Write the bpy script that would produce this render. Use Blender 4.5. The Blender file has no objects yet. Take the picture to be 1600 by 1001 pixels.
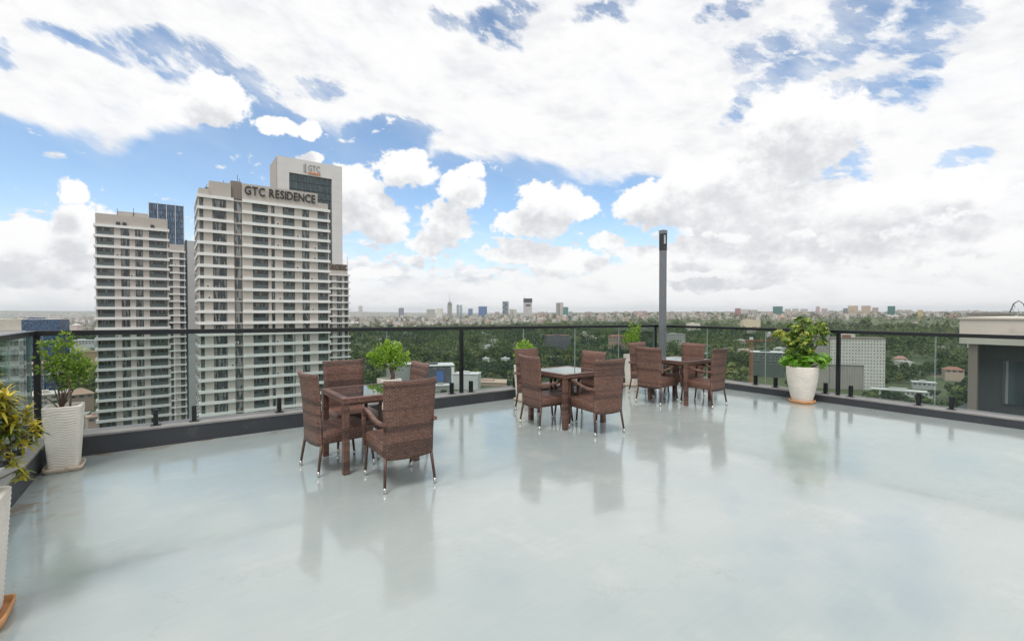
import bpy, bmesh, math, random
import numpy as np
from mathutils import Vector, Matrix, noise as mnoise
rnd = random.Random(7)
R = math.radians
S = bpy.context.scene
COL = S.collection

# ------------------------------------------------------------------ camera, sky, sun, exposure
EYE = 1.57
F = 735.0                                   # focal length in photo pixels (1600 wide)
cd = bpy.data.cameras.new('camera'); cam = bpy.data.objects.new('camera', cd); COL.objects.link(cam)
cd.sensor_width = 36.0; cd.lens = F / 1600 * 36; cd.clip_start = 0.05; cd.clip_end = 60000
cam.location = (0, 0, EYE); cam.rotation_euler = (R(90 - 0.97), 0, 0)
S.camera = cam
S.render.resolution_x = 1024; S.render.resolution_y = 640
S.view_settings.view_transform = 'Standard'; S.view_settings.look = 'None'
S.view_settings.exposure = 0.0; S.view_settings.gamma = 1.0
S.view_settings.use_curve_mapping = False

SUN_EL, SUN_AZ = 64.0, 200.0                # azimuth clockwise from +Y: behind the camera, a little left
world = bpy.data.worlds.new('World'); S.world = world; world.use_nodes = True

class NT:
    """tiny helper around a node tree"""
    def __init__(s, tree): s.t = tree; s.n = tree.nodes; s.l = tree.links
    def new(s, t, **kw):
        n = s.n.new(t)
        for k, v in kw.items(): setattr(n, k, v)
        return n
    def put(s, sock, v):
        if v is None: return
        if isinstance(v, bpy.types.NodeSocket): s.l.new(v, sock)
        else: sock.default_value = v
    def m(s, op, a, b=None, c=None, clamp=False):
        n = s.new('ShaderNodeMath', operation=op, use_clamp=clamp)
        s.put(n.inputs[0], a); s.put(n.inputs[1], b); s.put(n.inputs[2], c); return n.outputs[0]
    def v(s, op, a, b=None, c=None):
        n = s.new('ShaderNodeVectorMath', operation=op)
        s.put(n.inputs[0], a); s.put(n.inputs[1], b)
        if c is not None: s.put(n.inputs[2], c)
        return n.outputs['Value'] if op in ('DOT_PRODUCT', 'LENGTH') else n.outputs[0]
    def noise(s, vec, scale, detail=4, rough=.55, lac=2.0, out='Fac', dist=0.0):
        n = s.new('ShaderNodeTexNoise'); s.put(n.inputs['Vector'], vec); n.inputs['Scale'].default_value = scale
        n.inputs['Detail'].default_value = detail; n.inputs['Roughness'].default_value = rough
        n.inputs['Lacunarity'].default_value = lac; n.inputs['Distortion'].default_value = dist
        return n.outputs[0] if out == 'Fac' else n.outputs[1]
    def ss(s, x, a, b):
        n = s.new('ShaderNodeMapRange', interpolation_type='SMOOTHSTEP', clamp=True)
        s.put(n.inputs['Value'], x); s.put(n.inputs['From Min'], a); s.put(n.inputs['From Max'], b)
        return n.outputs[0]
    def lin(s, x, a, b, c=0.0, d=1.0):
        n = s.new('ShaderNodeMapRange', clamp=True)
        for i, q in zip(('Value', 'From Min', 'From Max', 'To Min', 'To Max'), (x, a, b, c, d)): s.put(n.inputs[i], q)
        return n.outputs[0]
    def mix(s, f, a, b, mode='MIX'):
        n = s.new('ShaderNodeMix', data_type='RGBA', blend_type=mode)
        s.put(n.inputs[0], f); s.put(n.inputs[6], a); s.put(n.inputs[7], b); return n.outputs[2]
    def xyz(s, x, y, z):
        n = s.new('ShaderNodeCombineXYZ'); s.put(n.inputs[0], x); s.put(n.inputs[1], y); s.put(n.inputs[2], z); return n.outputs[0]
    def sep(s, v):
        n = s.new('ShaderNodeSeparateXYZ'); s.put(n.inputs[0], v); return n.outputs

def ae(px, py):
    """bearing and elevation (radians) of a place in the sky"""
    dx = (px - 800) / F; dz = -(py - 488) / F
    return math.atan2(dx, 1), math.atan2(dz, math.hypot(1, dx))

def build_sky():
    w = NT(world.node_tree)
    for n in list(w.n): w.n.remove(n)
    def blobs(t, P, lst, acc=None):
        for (px, py, rx, ry) in lst:
            a, e = ae(px, py)
            ra = rx / F * math.cos(a) ** 2; re = ry / F * math.cos(a)
            q = t.v('MULTIPLY_ADD', P, (1 / ra, 1 / re, 0), (-a / ra, -e / re, 0))
            d = t.v('DOT_PRODUCT', q, q)
            b = t.m('SUBTRACT', 1.0, d)
            acc = t.m('MAXIMUM', b, 0.0 if acc is None else acc)
        return acc
    # cumulus heaps
    CUM = [(50,375,120,48),(112,296,34,30),(150,352,100,40),(30,425,190,36),(180,420,120,30),
           (345,152,64,44),(435,195,50,18),(486,200,22,18),(300,175,80,26),(488,246,26,14),
           (555,315,76,66),(635,264,60,42),(600,350,56,34),(722,300,46,40),(738,270,26,20),(698,345,56,40),
           (675,380,48,26),(650,405,24,12),(855,312,62,38),(905,326,34,22),(830,350,80,32),(943,380,40,16),
           (880,408,80,28),(810,395,70,24),(1015,320,70,44),(1110,300,150,62),(1240,215,110,80),(1310,190,62,50),
           (1180,335,220,44),(1090,395,90,34),(1210,400,160,34),(1330,330,130,60),(1380,395,160,30),(1520,370,140,40),
           (1000,400,60,20),(1470,300,140,50),(590,425,60,14),(1130,440,120,16)]
    g = bpy.data.node_groups.new('cumulus_field', 'ShaderNodeTree')
    g.interface.new_socket('P', in_out='INPUT', socket_type='NodeSocketVector')
    g.interface.new_socket('F', in_out='OUTPUT', socket_type='NodeSocketFloat')
    t = NT(g); gi = t.new('NodeGroupInput'); go = t.new('NodeGroupOutput')
    P = gi.outputs[0]
    wn = t.noise(P, 7.0, 3, .55, out='Color')
    Pw = t.v('ADD', P, t.v('MULTIPLY', t.v('SUBTRACT', wn, (.5, .5, .5)), (.050, .042, 0)))
    wn2 = t.noise(P, 26.0, 3, .6, out='Color')
    Pw = t.v('ADD', Pw, t.v('MULTIPLY', t.v('SUBTRACT', wn2, (.5, .5, .5)), (.030, .026, 0)))
    m = blobs(t, Pw, CUM)
    m = t.m('MINIMUM', m, .85)
    n1 = t.noise(t.v('MULTIPLY', P, (1, 1.35, 1)), 17.0, 9, .62)
    n1b = t.noise(P, 52.0, 6, .6)
    t.l.new(t.m('ADD', t.m('ADD', m, t.m('MULTIPLY', t.m('SUBTRACT', n1b, .5), .9)), t.m('MULTIPLY', t.m('SUBTRACT', n1, .5), 2.0)), go.inputs[0])

    tc = w.new('ShaderNodeTexCoord'); D = w.v('NORMALIZE', tc.outputs['Generated'])
    x, y, z = w.sep(D)
    A = w.m('ARCTAN2', x, y); E = w.m('ARCSINE', z)
    P = w.xyz(A, E, 0.0)
    def field(vec):
        n = w.new('ShaderNodeGroup', node_tree=g); w.put(n.inputs[0], vec); return n.outputs[0]
    f0 = field(P)
    f1 = field(w.v('ADD', P, (0.010, 0.050, 0)))
    a_c = w.ss(f0, .26, .56)
    dens = w.ss(f1, .10, 1.25)                       # how much cloud lies above: grey undersides
    # high broken sheet
    BODY = [(40,245,200,72),(180,288,180,66),(330,276,160,66),(450,240,150,74),(600,226,90,34),(560,300,160,90),(800,300,150,60),
            (720,275,90,36),(800,325,130,60),(900,325,130,54),(1000,312,70,42),(700,400,140,50),(900,395,120,40),
            (60,330,160,60),(240,330,120,60),(640,300,120,60),(620,400,110,50),(860,390,150,50),(1000,375,80,44),(60,300,120,50)]
    HOLE = [(250,72,86,32),(320,100,90,38),(400,140,80,36),(180,88,75,20),(110,60,70,20),(450,178,60,26),(640,205,60,22),(520,130,60,22),(20,70,60,20),
            (760,50,66,28),(800,25,60,20),(705,40,50,22),(955,15,60,18),(1148,14,56,24),(1330,22,86,32),(1440,38,86,40),(1395,60,80,26),
            (1215,75,60,36),(1260,110,84,30),(1340,140,90,26),(1450,90,60,24),(1210,140,70,26),(1400,160,66,30),(1345,250,30,44),(1300,70,90,30),(1160,170,50,20),
            (1290,268,60,16),(1500,255,60,18)]
    sh = w.xyz(w.m('ADD', A, w.m('MULTIPLY', E, .5)), w.m('MULTIPLY', w.m('ADD', E, w.m('MULTIPLY', A, .22)), 1.6), 0.0)
    wn = w.noise(sh, 5.0, 7, .60, out='Color')
    Pw = w.v('ADD', P, w.v('MULTIPLY', w.v('SUBTRACT', wn, (.5, .5, .5)), (.24, .16, 0)))
    hole = w.m('MULTIPLY', blobs(w, Pw, HOLE), w.lin(w.noise(sh, 30.0, 6, .6), .36, .6, .35, 1.25))
    body = blobs(w, w.v('ADD', P, w.v('MULTIPLY', w.v('SUBTRACT', wn, (.5, .5, .5)), (.11, .09, 0))), BODY)
    hole = w.m('MINIMUM', hole, .7); body = w.m('MINIMUM', body, .75)
    n2 = w.noise(sh, 7.0, 8, .60)
    s = w.m('ADD', w.m('ADD', w.m('MULTIPLY', hole, -2.3), w.m('MULTIPLY', body, -4.4)), w.m('ADD', 1.20, w.m('MULTIPLY', w.m('SUBTRACT', n2, .5), 3.8)))
    a_s = w.m('MAXIMUM', w.m('POWER', w.ss(s, -1.1, 1.2), .8), w.m('MULTIPLY', w.m('SUBTRACT', 1.0, body, clamp=True), w.m('MULTIPLY', w.ss(n2, .25, .65), .30)))
    # low belt towards the horizon
    n3 = w.noise(w.v('MULTIPLY', P, (1.0, 2.3, 1.0)), 19.0, 7, .55)
    belt = w.m('SUBTRACT', 1.0, w.ss(E, .03, .20))
    l0 = w.m('ADD', w.m('MULTIPLY', belt, .30), w.m('SUBTRACT', n3, .5))
    a_l = w.m('MAXIMUM', w.ss(l0, .12, .22), w.m('MULTIPLY', belt, .35))
    n3b = w.noise(w.v('MULTIPLY', w.v('ADD', P, (0.004, .016, 0)), (1.0, 2.3, 1.0)), 19.0, 5, .55)
    sky = w.new('ShaderNodeTexSky', sky_type='NISHITA', sun_disc=False)
    sky.sun_elevation = R(SUN_EL); sky.sun_rotation = R(SUN_AZ)
    sky.air_density = 1.0; sky.dust_density = 1.2; sky.ozone_density = 2.0; sky.altitude = 1700
    blue = w.mix(1.0, sky.outputs[0], (2.0, 2.1, 2.0, 1), 'MULTIPLY')
    blue = w.mix(w.m('MULTIPLY', w.m('SUBTRACT', 1.0, w.ss(E, -.02, .24)), .70), blue, (6.9, 8.1, 9.3, 1))
    K = 10.0
    def c(r, gg, b): return (r * K, gg * K, b * K, 1)
    big = w.noise(P, 4.0, 3, .5)
    lowc = w.mix(w.ss(n3b, .40, .64), c(.98, .985, .995), c(.72, .755, .805))
    lowc = w.mix(w.m('SUBTRACT', 1.0, w.ss(E, .0, .06)), lowc, c(.74, .81, .88))
    n4 = w.noise(w.v('MULTIPLY', P, (1.0, 2.4, 1.0)), 6.0, 5, .6)
    fine = w.noise(sh, 22.0, 6, .6)
    shc = w.mix(w.ss(w.m('ADD', w.m('MULTIPLY', n4, .75), w.m('MULTIPLY', fine, .25)), .46, .68), c(1.0, 1.0, 1.0), c(.84, .85, .88))
    cuc = w.mix(w.m('MULTIPLY', dens, w.m('ADD', .6, w.m('MULTIPLY', big, .7))), c(1.02, 1.02, 1.02), c(.69, .705, .74))
    out = w.mix(a_l, blue, lowc)
    out = w.mix(a_s, out, shc)
    out = w.mix(a_c, out, cuc)
    # below the horizon the same pale air
    out = w.mix(w.ss(z, -.02, .004), c(.60, .66, .72), out)
    bg = w.new('ShaderNodeBackground'); w.put(bg.inputs[0], out); bg.inputs[1].default_value = 0.1
    o = w.new('ShaderNodeOutputWorld'); w.l.new(bg.outputs[0], o.inputs[0])
build_sky()
world.cycles.sampling_method = 'MANUAL'; world.cycles.sample_map_resolution = 512

ld = bpy.data.lights.new('sun', 'SUN'); sun = bpy.data.objects.new('sun', ld); COL.objects.link(sun)
ld.energy = 2.2; ld.angle = R(22); ld.color = (1.0, .95, .88)
sd = Vector((math.sin(R(SUN_AZ)) * math.cos(R(SUN_EL)), math.cos(R(SUN_AZ)) * math.cos(R(SUN_EL)), math.sin(R(SUN_EL))))
sun.rotation_euler = sd.to_track_quat('Z', 'Y').to_euler()

# ------------------------------------------------------------------ frames and builders
ANG = 36.1                                   # the terrace and the near towers are turned by this much
D1 = Vector((math.cos(R(ANG)), math.sin(R(ANG)), 0)); D2 = Vector((-math.sin(R(ANG)), math.cos(R(ANG)), 0))
def T(u, v, z=0.0): return D1 * u + D2 * v + Vector((0, 0, z))
def brg(px, d): return Vector(((px - 800) / F * d, d, 0))      # a place at this bearing, d metres out

def tag(o, label=None, cat=None, group=None, kind=None):
    if label: o['label'] = label
    if cat: o['category'] = cat
    if group: o['group'] = group
    if kind: o['kind'] = kind
    return o
def empty(name, loc=(0, 0, 0), rz=0.0, **kw):
    o = bpy.data.objects.new(name, None); COL.objects.link(o); o.location = loc; o.rotation_euler = (0, 0, rz)
    o.empty_display_size = .2
    return tag(o, **kw)

class MB:
    def __init__(s): s.V = []; s.Fc = []; s.M = []; s.sm = []
    def add(s, V, Fs, m=0, smooth=False):
        b = len(s.V); s.V += [tuple(v) for v in V]
        for f in Fs: s.Fc.append([b + i for i in f]); s.M.append(m); s.sm.append(smooth)
        return s
    def box(s, x0, x1, y0, y1, z0, z1, m=0, mat=None):
        V = [Vector((x, y, z)) for z in (z0, z1) for y in (y0, y1) for x in (x0, x1)]
        if mat is not None: V = [mat @ v for v in V]
        return s.add(V, [(0,2,3,1),(4,5,7,6),(0,1,5,4),(2,6,7,3),(0,4,6,2),(1,3,7,5)], m)
    def loft(s, rings, m=0, smooth=True, cap=True, closed=True):
        n = len(rings[0]); V = [p for r in rings for p in r]; Fs = []
        for i in range(len(rings) - 1):
            for j in range(n if closed else n - 1):
                k = (j + 1) % n
                Fs.append((i*n+j, i*n+k, (i+1)*n+k, (i+1)*n+j))
        b = len(s.V); s.add(V, Fs, m, smooth)
        if cap and closed:
            s.Fc.append([b + j for j in range(n)][::-1]); s.M.append(m); s.sm.append(False)
            s.Fc.append([b + (len(rings)-1)*n + j for j in range(n)]); s.M.append(m); s.sm.append(False)
        return s
    def tube(s, pts, rad, n=8, m=0, smooth=True):
        pts = [Vector(p) for p in pts]; rings = []
        for i, p in enumerate(pts):
            d = (pts[min(i+1, len(pts)-1)] - pts[max(i-1, 0)]).normalized()
            a = Vector((0, 0, 1)) if abs(d.z) < .9 else Vector((1, 0, 0))
            x = d.cross(a).normalized(); y = d.cross(x).normalized()
            r = rad[i] if isinstance(rad, (list, tuple)) else rad
            rings.append([p + x*math.cos(2*math.pi*k/n)*r + y*math.sin(2*math.pi*k/n)*r for k in range(n)])
        return s.loft(rings, m, smooth)
    def mesh(s, name, mats):
        me = bpy.data.meshes.new(name)
        me.from_pydata([tuple(v) for v in s.V], [], s.Fc)
        me.polygons.foreach_set('material_index', s.M); me.polygons.foreach_set('use_smooth', s.sm)
        for m in (mats if isinstance(mats, (list, tuple)) else [mats]): me.materials.append(m)
        uv = me.uv_layers.new(name='UVMap')                     # metric box projection
        nl = len(me.loops); co = np.empty(len(me.vertices)*3); me.vertices.foreach_get('co', co); co = co.reshape(-1, 3)
        vi = np.empty(nl, dtype=np.int64); me.loops.foreach_get('vertex_index', vi)
        no = np.empty(len(me.polygons)*3); me.polygons.foreach_get('normal', no); no = np.abs(no.reshape(-1, 3))
        lt = np.empty(len(me.polygons), dtype=np.int64); me.polygons.foreach_get('loop_total', lt)
        ax = np.repeat(np.argmax(no, axis=1), lt); c = co[vi]
        u = np.where(ax == 0, c[:, 1], c[:, 0]); v = np.where(ax == 2, c[:, 1], c[:, 2])
        uv.data.foreach_set('uv', np.stack([u, v], 1).ravel())
        me.update(); return me
    def build(s, name, mats, parent=None, **kw):
        return inst(name, s.mesh(name, mats), parent, **kw)
def inst(name, me, parent=None, loc=None, rz=None, **kw):
    o = bpy.data.objects.new(name, me); COL.objects.link(o)
    if parent: o.parent = parent
    if loc is not None: o.location = loc
    if rz is not None: o.rotation_euler = (0, 0, rz)
    return tag(o, **kw)
def bevel(o, w, seg=2):
    m = o.modifiers.new('bevel', 'BEVEL'); m.width = w; m.segments = seg; m.limit_method = 'ANGLE'; return o
def copy_tree(o, parent=None):
    c = o.copy(); COL.objects.link(c)
    if parent: c.parent = parent
    for ch in KIDS.get(o.name, [x for x in o.children]): copy_tree(ch, c)
    return c
KIDS = {}

# ------------------------------------------------------------------ materials
def mat(name, col, rough=.6, metal=0.0, spec=.5, var=0.0, vscale=3.0, bump=0.0, bscale=30.0, coat=0.0, dirt=None):
    m = bpy.data.materials.new(name); m.use_nodes = True; t = NT(m.node_tree); b = t.n['Principled BSDF']
    b.inputs['Roughness'].default_value = rough; b.inputs['Metallic'].default_value = metal
    b.inputs['Specular IOR Level'].default_value = spec; b.inputs['Coat Weight'].default_value = coat
    c = (*col, 1); tc = t.new('ShaderNodeTexCoord')
    if var:
        n = t.noise(tc.outputs['Object'], vscale, 5, .6)
        d = tuple(v * (1 - var) for v in col); e = tuple(min(1, v * (1 + var * .7)) for v in col)
        c = t.mix(t.lin(n, .3, .7), (*d, 1), (*e, 1))
        if dirt: c = t.mix(t.m('MULTIPLY', t.ss(t.noise(tc.outputs['Object'], vscale * 2.3, 7, .65), .56, .74), dirt[3]), c, (*dirt[:3], 1))
        t.put(b.inputs['Roughness'], t.lin(n, .3, .7, rough * .85, min(1, rough * 1.15)))
    t.put(b.inputs['Base Color'], c)
    if bump:
        bn = t.new('ShaderNodeBump'); bn.inputs['Strength'].default_value = bump; bn.inputs['Distance'].default_value = .01
        t.put(bn.inputs['Height'], t.noise(tc.outputs['Object'], bscale, 4, .6)); t.put(b.inputs['Normal'], bn.outputs[0])
    return m
M = {}
def floor_mat():
    m = bpy.data.materials.new('epoxy_floor'); m.use_nodes = True; t = NT(m.node_tree); b = t.n['Principled BSDF']
    tc = t.new('ShaderNodeTexCoord'); O = tc.outputs['Object']
    n1 = t.noise(O, .35, 6, .6); n2 = t.noise(O, 1.7, 7, .65); n3 = t.noise(O, 14, 5, .6)
    c = t.mix(t.lin(n1, .3, .7), (.30, .36, .365, 1), (.405, .445, .435, 1))
    c = t.mix(t.m('MULTIPLY', t.ss(n2, .5, .72), .4), c, (.455, .48, .46, 1))
    x, y, z = t.sep(O)
    # old brown stains where water dries along the left and back upstands
    el = t.m('SUBTRACT', 1.0, t.ss(t.m('ADD', t.m('ADD', x, 1.04), t.m('MULTIPLY', t.m('SUBTRACT', n2, .5), 1.0)), .0, .55))
    eb = t.m('MULTIPLY', t.m('SUBTRACT', 1.0, t.ss(t.m('SUBTRACT', 6.9, y), .0, .28)), t.m('SUBTRACT', 1.0, t.ss(x, 1.0, 3.0)))
    st = t.m('MULTIPLY', t.m('ADD', el, eb, clamp=True), t.ss(t.noise(O, 3.1, 7, .7), .50, .62))
    c = t.mix(t.m('MULTIPLY', st, .75), c, (.28, .19, .11, 1))
    sp = t.ss(t.noise(O, 2.6, 7, .75, dist=1.5), .70, .76)
    c = t.mix(t.m('MULTIPLY', sp, .35), c, (.40, .34, .27, 1))
    vo = t.new('ShaderNodeTexVoronoi'); t.put(vo.inputs['Vector'], O); vo.inputs['Scale'].default_value = 1.1
    c = t.mix(t.m('MULTIPLY', t.m('LESS_THAN', vo.outputs['Distance'], .012), .8), c, (.12, .12, .11, 1))
    v3 = t.new('ShaderNodeTexVoronoi', feature='DISTANCE_TO_EDGE'); v3.inputs['Scale'].default_value = 1.6
    t.put(v3.inputs['Vector'], t.v('ADD', O, t.v('MULTIPLY', t.noise(O, 2.6, 6, .7, out='Color'), (1.1, 1.1, 0))))
    rim = t.m('MULTIPLY', t.m('SUBTRACT', 1.0, t.ss(v3.outputs['Distance'], .0, .035)), t.ss(t.noise(O, .9, 4, .6), .50, .62))
    c = t.mix(t.m('MULTIPLY', rim, .16), c, (.24, .25, .23, 1))          # tide lines where puddles dried
    c = t.mix(.10, c, t.mix(t.noise(t.v('MULTIPLY', O, (1.0, 14.0, 1.0)), 2.2, 5, .6), (.55, .6, .6, 1), (1.5, 1.45, 1.4, 1)), 'MULTIPLY')
    # hairline cracks, as old coatings have
    v2 = t.new('ShaderNodeTexVoronoi', feature='DISTANCE_TO_EDGE'); v2.inputs['Scale'].default_value = .22
    t.put(v2.inputs['Vector'], t.v('ADD', O, t.v('MULTIPLY', t.noise(O, 1.2, 5, .6, out='Color'), (.9, .9, 0))))
    ck = t.m('MULTIPLY', t.m('LESS_THAN', v2.outputs['Distance'], .0012), t.ss(t.noise(O, .6, 2), .52, .6))
    c = t.mix(t.m('MULTIPLY', ck, .2), c, (.25, .25, .23, 1))
    t.put(b.inputs['Base Color'], c)
    t.put(b.inputs['Roughness'], t.lin(t.noise(O, 1.1, 6, .65), .3, .7, .10, .23))
    b.inputs['Specular IOR Level'].default_value = .62
    b.inputs['Coat Weight'].default_value = .5; b.inputs['Coat Roughness'].default_value = .07
    # faint arcs left by mop and roller, and scuffed patches that are duller
    aw = t.new('ShaderNodeTexWave', wave_type='RINGS', rings_direction='Z'); aw.inputs['Scale'].default_value = .9; aw.inputs['Distortion'].default_value = 3.0
    aw.inputs['Detail'].default_value = 4; t.put(aw.inputs['Vector'], t.v('ADD', t.v('MULTIPLY', O, (1.0, 1.6, 1.0)), (3.0, 4.0, 0)))
    sw = t.m('MULTIPLY', aw.outputs['Fac'], t.ss(n1, .45, .65))
    t.put(b.inputs['Roughness'], t.lin(t.m('ADD', t.noise(O, 1.1, 7, .7), t.m('MULTIPLY', sw, .16)), .34, .72, .09, .27))
    t.put(b.inputs['Coat Roughness'], t.lin(t.noise(O, 2.2, 6, .7), .35, .7, .04, .14))
    bn = t.new('ShaderNodeBump'); bn.inputs['Strength'].default_value = .22; bn.inputs['Distance'].default_value = .004
    h = t.m('ADD', t.m('MULTIPLY', t.noise(t.v('MULTIPLY', O, (1, 1, 1)), 2.3, 3, .5), 2.6), t.m('MULTIPLY', n3, .12))
    t.put(bn.inputs['Height'], h); t.put(b.inputs['Normal'], bn.outputs[0]); t.put(b.inputs['Coat Normal'], bn.outputs[0])
    return m
def wicker_mat():
    m = bpy.data.materials.new('wicker'); m.use_nodes = True; t = NT(m.node_tree); b = t.n['Principled BSDF']
    uv = t.new('ShaderNodeTexCoord').outputs['UV']
    oi = t.new('ShaderNodeObjectInfo').outputs['Random']
    br = t.new('ShaderNodeTexBrick'); t.put(br.inputs['Vector'], uv)
    br.inputs['Scale'].default_value = 1.0; br.inputs['Brick Width'].default_value = .026; br.inputs['Row Height'].default_value = .0165
    br.inputs['Mortar Size'].default_value = .0042; br.inputs['Mortar Smooth'].default_value = 1.0
    br.inputs['Color1'].default_value = (.31, .162, .118, 1); br.inputs['Color2'].default_value = (.185, .094, .070, 1)
    br.inputs['Mortar'].default_value = (.018, .010, .009, 1)
    off = t.xyz(0.0, t.m('MULTIPLY', oi, 9.0), t.m('MULTIPLY', oi, 31.0))
    q = t.v('ADD', t.v('MULTIPLY', uv, (.10, 12.0, 1)), off)
    band = t.ss(t.noise(q, 1.0, 3, .5), .46, .62)
    c = t.mix(t.m('MULTIPLY', band, .72), br.outputs[0], t.mix(1.0, br.outputs[0], (.26, .28, .34, 1), 'MULTIPLY'))
    c = t.mix(.35, c, t.mix(t.noise(uv, 60, 2), (.5, .5, .5, 1), (1.4, 1.3, 1.2, 1)), 'MULTIPLY')
    t.put(b.inputs['Base Color'], c); b.inputs['Roughness'].default_value = .42
    bn = t.new('ShaderNodeBump'); bn.inputs['Strength'].default_value = .7; bn.inputs['Distance'].default_value = .004
    t.put(bn.inputs['Height'], t.m('SUBTRACT', 1.0, br.outputs['Fac'])); t.put(b.inputs['Normal'], bn.outputs[0])
    return m
def glass_mat(name, tint, refl=1.0, rough=0.0, dirt=.04):
    m = bpy.data.materials.new(name); m.use_nodes = True; t = NT(m.node_tree)
    t.n.remove(t.n['Principled BSDF']); o = t.n['Material Output']
    tr = t.new('ShaderNodeBsdfTransparent'); tr.inputs[0].default_value = (*tint, 1)
    gl = t.new('ShaderNodeBsdfGlossy'); gl.inputs['Roughness'].default_value = rough; gl.inputs[0].default_value = (.9, .95, .95, 1)
    df = t.new('ShaderNodeBsdfDiffuse'); df.inputs[0].default_value = (.6, .63, .62, 1)
    fr = t.new('ShaderNodeFresnel'); fr.inputs[0].default_value = 1.32
    mx = t.new('ShaderNodeMixShader'); t.put(mx.inputs[0], t.m('MULTIPLY', fr.outputs[0], refl, clamp=True))
    t.l.new(tr.outputs[0], mx.inputs[1]); t.l.new(gl.outputs[0], mx.inputs[2])
    m2 = t.new('ShaderNodeMixShader')
    tc = t.new('ShaderNodeTexCoord'); t.put(m2.inputs[0], t.m('MULTIPLY', t.noise(tc.outputs['Object'], 2.0, 6, .7), dirt))
    t.l.new(mx.outputs[0], m2.inputs[1]); t.l.new(df.outputs[0], m2.inputs[2]); t.l.new(m2.outputs[0], o.inputs[0])
    return m
def leaf_mat(name, cols, trans=.35, scale=9.0, rough=.45):
    """colour varies leaf by leaf (vertex attribute 'tint') between the given colours"""
    m = bpy.data.materials.new(name); m.use_nodes = True; t = NT(m.node_tree)
    b = t.n['Principled BSDF']; o = t.n['Material Output']
    at = t.new('ShaderNodeAttribute', attribute_name='tint')
    cr = t.new('ShaderNodeValToRGB'); cr.color_ramp.interpolation = 'LINEAR'
    e = cr.color_ramp.elements
    while len(e) < len(cols): e.new(.5)
    for i, c in enumerate(cols): e[i].position = i / (len(cols) - 1); e[i].color = (*c, 1)
    t.put(cr.inputs[0], at.outputs['Fac']); t.put(b.inputs['Base Color'], cr.outputs[0]); b.inputs['Roughness'].default_value = rough
    tl = t.new('ShaderNodeBsdfTranslucent'); t.put(tl.inputs[0], t.mix(1.0, cr.outputs[0], (1.3, 1.5, .6, 1), 'MULTIPLY'))
    mx = t.new('ShaderNodeMixShader'); mx.inputs[0].default_value = trans
    t.l.new(b.outputs[0], mx.inputs[1]); t.l.new(tl.outputs[0], mx.inputs[2]); t.l.new(mx.outputs[0], o.inputs[0])
    return m
def window_mat(name, col, curtain=(.30, .32, .32), chance=.72):
    """dark glazing; panes differ in tone from one window to the next, some have curtains drawn"""
    m = bpy.data.materials.new(name); m.use_nodes = True; t = NT(m.node_tree); b = t.n['Principled BSDF']
    tc = t.new('ShaderNodeTexCoord'); oi = t.new('ShaderNodeObjectInfo')
    q = t.v('ADD', t.v('MULTIPLY', tc.outputs['Object'], (1.0, 1.0, .15)), t.xyz(t.m('MULTIPLY', oi.outputs['Random'], 90.0), 0.0, 0.0))
    n = t.noise(q, .9, 2, .5)
    d = tuple(v * .3 for v in col)
    c = t.mix(t.lin(n, .35, .65), (*d, 1), (*col, 1))
    c = t.mix(t.m('MULTIPLY', t.m('GREATER_THAN', t.noise(q, 1.7, 0), chance * .8), .8), c, (*curtain, 1))
    t.put(b.inputs['Base Color'], c); b.inputs['Roughness'].default_value = .12; b.inputs['Specular IOR Level'].default_value = .7
    return m
def far_facade(name, wall, win, w=3.4, h=3.2, r=.45):
    """a facade so far off that its windows are fainter than a pixel: a grid of small dark openings"""
    m = bpy.data.materials.new(name); m.use_nodes = True; t = NT(m.node_tree); b = t.n['Principled BSDF']
    uv = t.new('ShaderNodeTexCoord').outputs['UV']
    br = t.new('ShaderNodeTexBrick', offset=0.0); t.put(br.inputs['Vector'], uv)
    br.inputs['Scale'].default_value = 1.0; br.inputs['Brick Width'].default_value = w; br.inputs['Row Height'].default_value = h
    br.inputs['Mortar Size'].default_value = h * .24; br.inputs['Mortar Smooth'].default_value = .1
    br.inputs['Color1'].default_value = (*win, 1); br.inputs['Color2'].default_value = (*[v*.8 for v in win], 1)
    br.inputs['Mortar'].default_value = (*wall, 1)
    oi = t.new('ShaderNodeObjectInfo')
    c = t.mix(.25, br.outputs[0], t.mix(oi.outputs['Random'], (.6, .58, .56, 1), (1.3, 1.3, 1.3, 1)), 'MULTIPLY')
    t.put(b.inputs['Base Color'], c); b.inputs['Roughness'].default_value = .6
    return m

M['floor'] = floor_mat(); M['wicker'] = wicker_mat()
M['charcoal'] = mat('charcoal_paint', (.043, .047, .056), .5, var=.18, vscale=2.2, bump=.25, bscale=20, dirt=(.16, .15, .14, .35))
M['coping'] = mat('coping_cement', (.27, .262, .258), .75, var=.22, vscale=3.0, bump=.3, bscale=40, dirt=(.17, .14, .11, .5))
M['black_metal'] = mat('black_metal', (.018, .020, .022), .32, metal=.3, var=.15)
M['steel'] = mat('grey_steel', (.20, .215, .235), .42, metal=.35, var=.08, vscale=4)
M['dark_steel'] = mat('dark_steel', (.045, .05, .055), .4, metal=.4, var=.1)
M['lens'] = mat('lamp_lens', (.62, .62, .60), .25)
M['cap'] = mat('foot_cap', (.52, .51, .49), .22, metal=.75)
M['leg'] = mat('leg_paint', (.085, .042, .032), .38, var=.2, vscale=9)
M['table_glass'] = mat('table_glass', (.03, .032, .038), .04, spec=1.0, var=.1, coat=1.0)
M['glass'] = glass_mat('railing_glass', (.835, .88, .87), .7, 0.0, .02)
M['glass_edge'] = mat('glass_edge', (.36, .46, .43), .2, spec=.7)
M['pot'] = mat('white_pot', (.76, .71, .64), .62, var=.10, vscale=6, bump=.25, bscale=90, dirt=(.36, .29, .20, .28))
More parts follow.
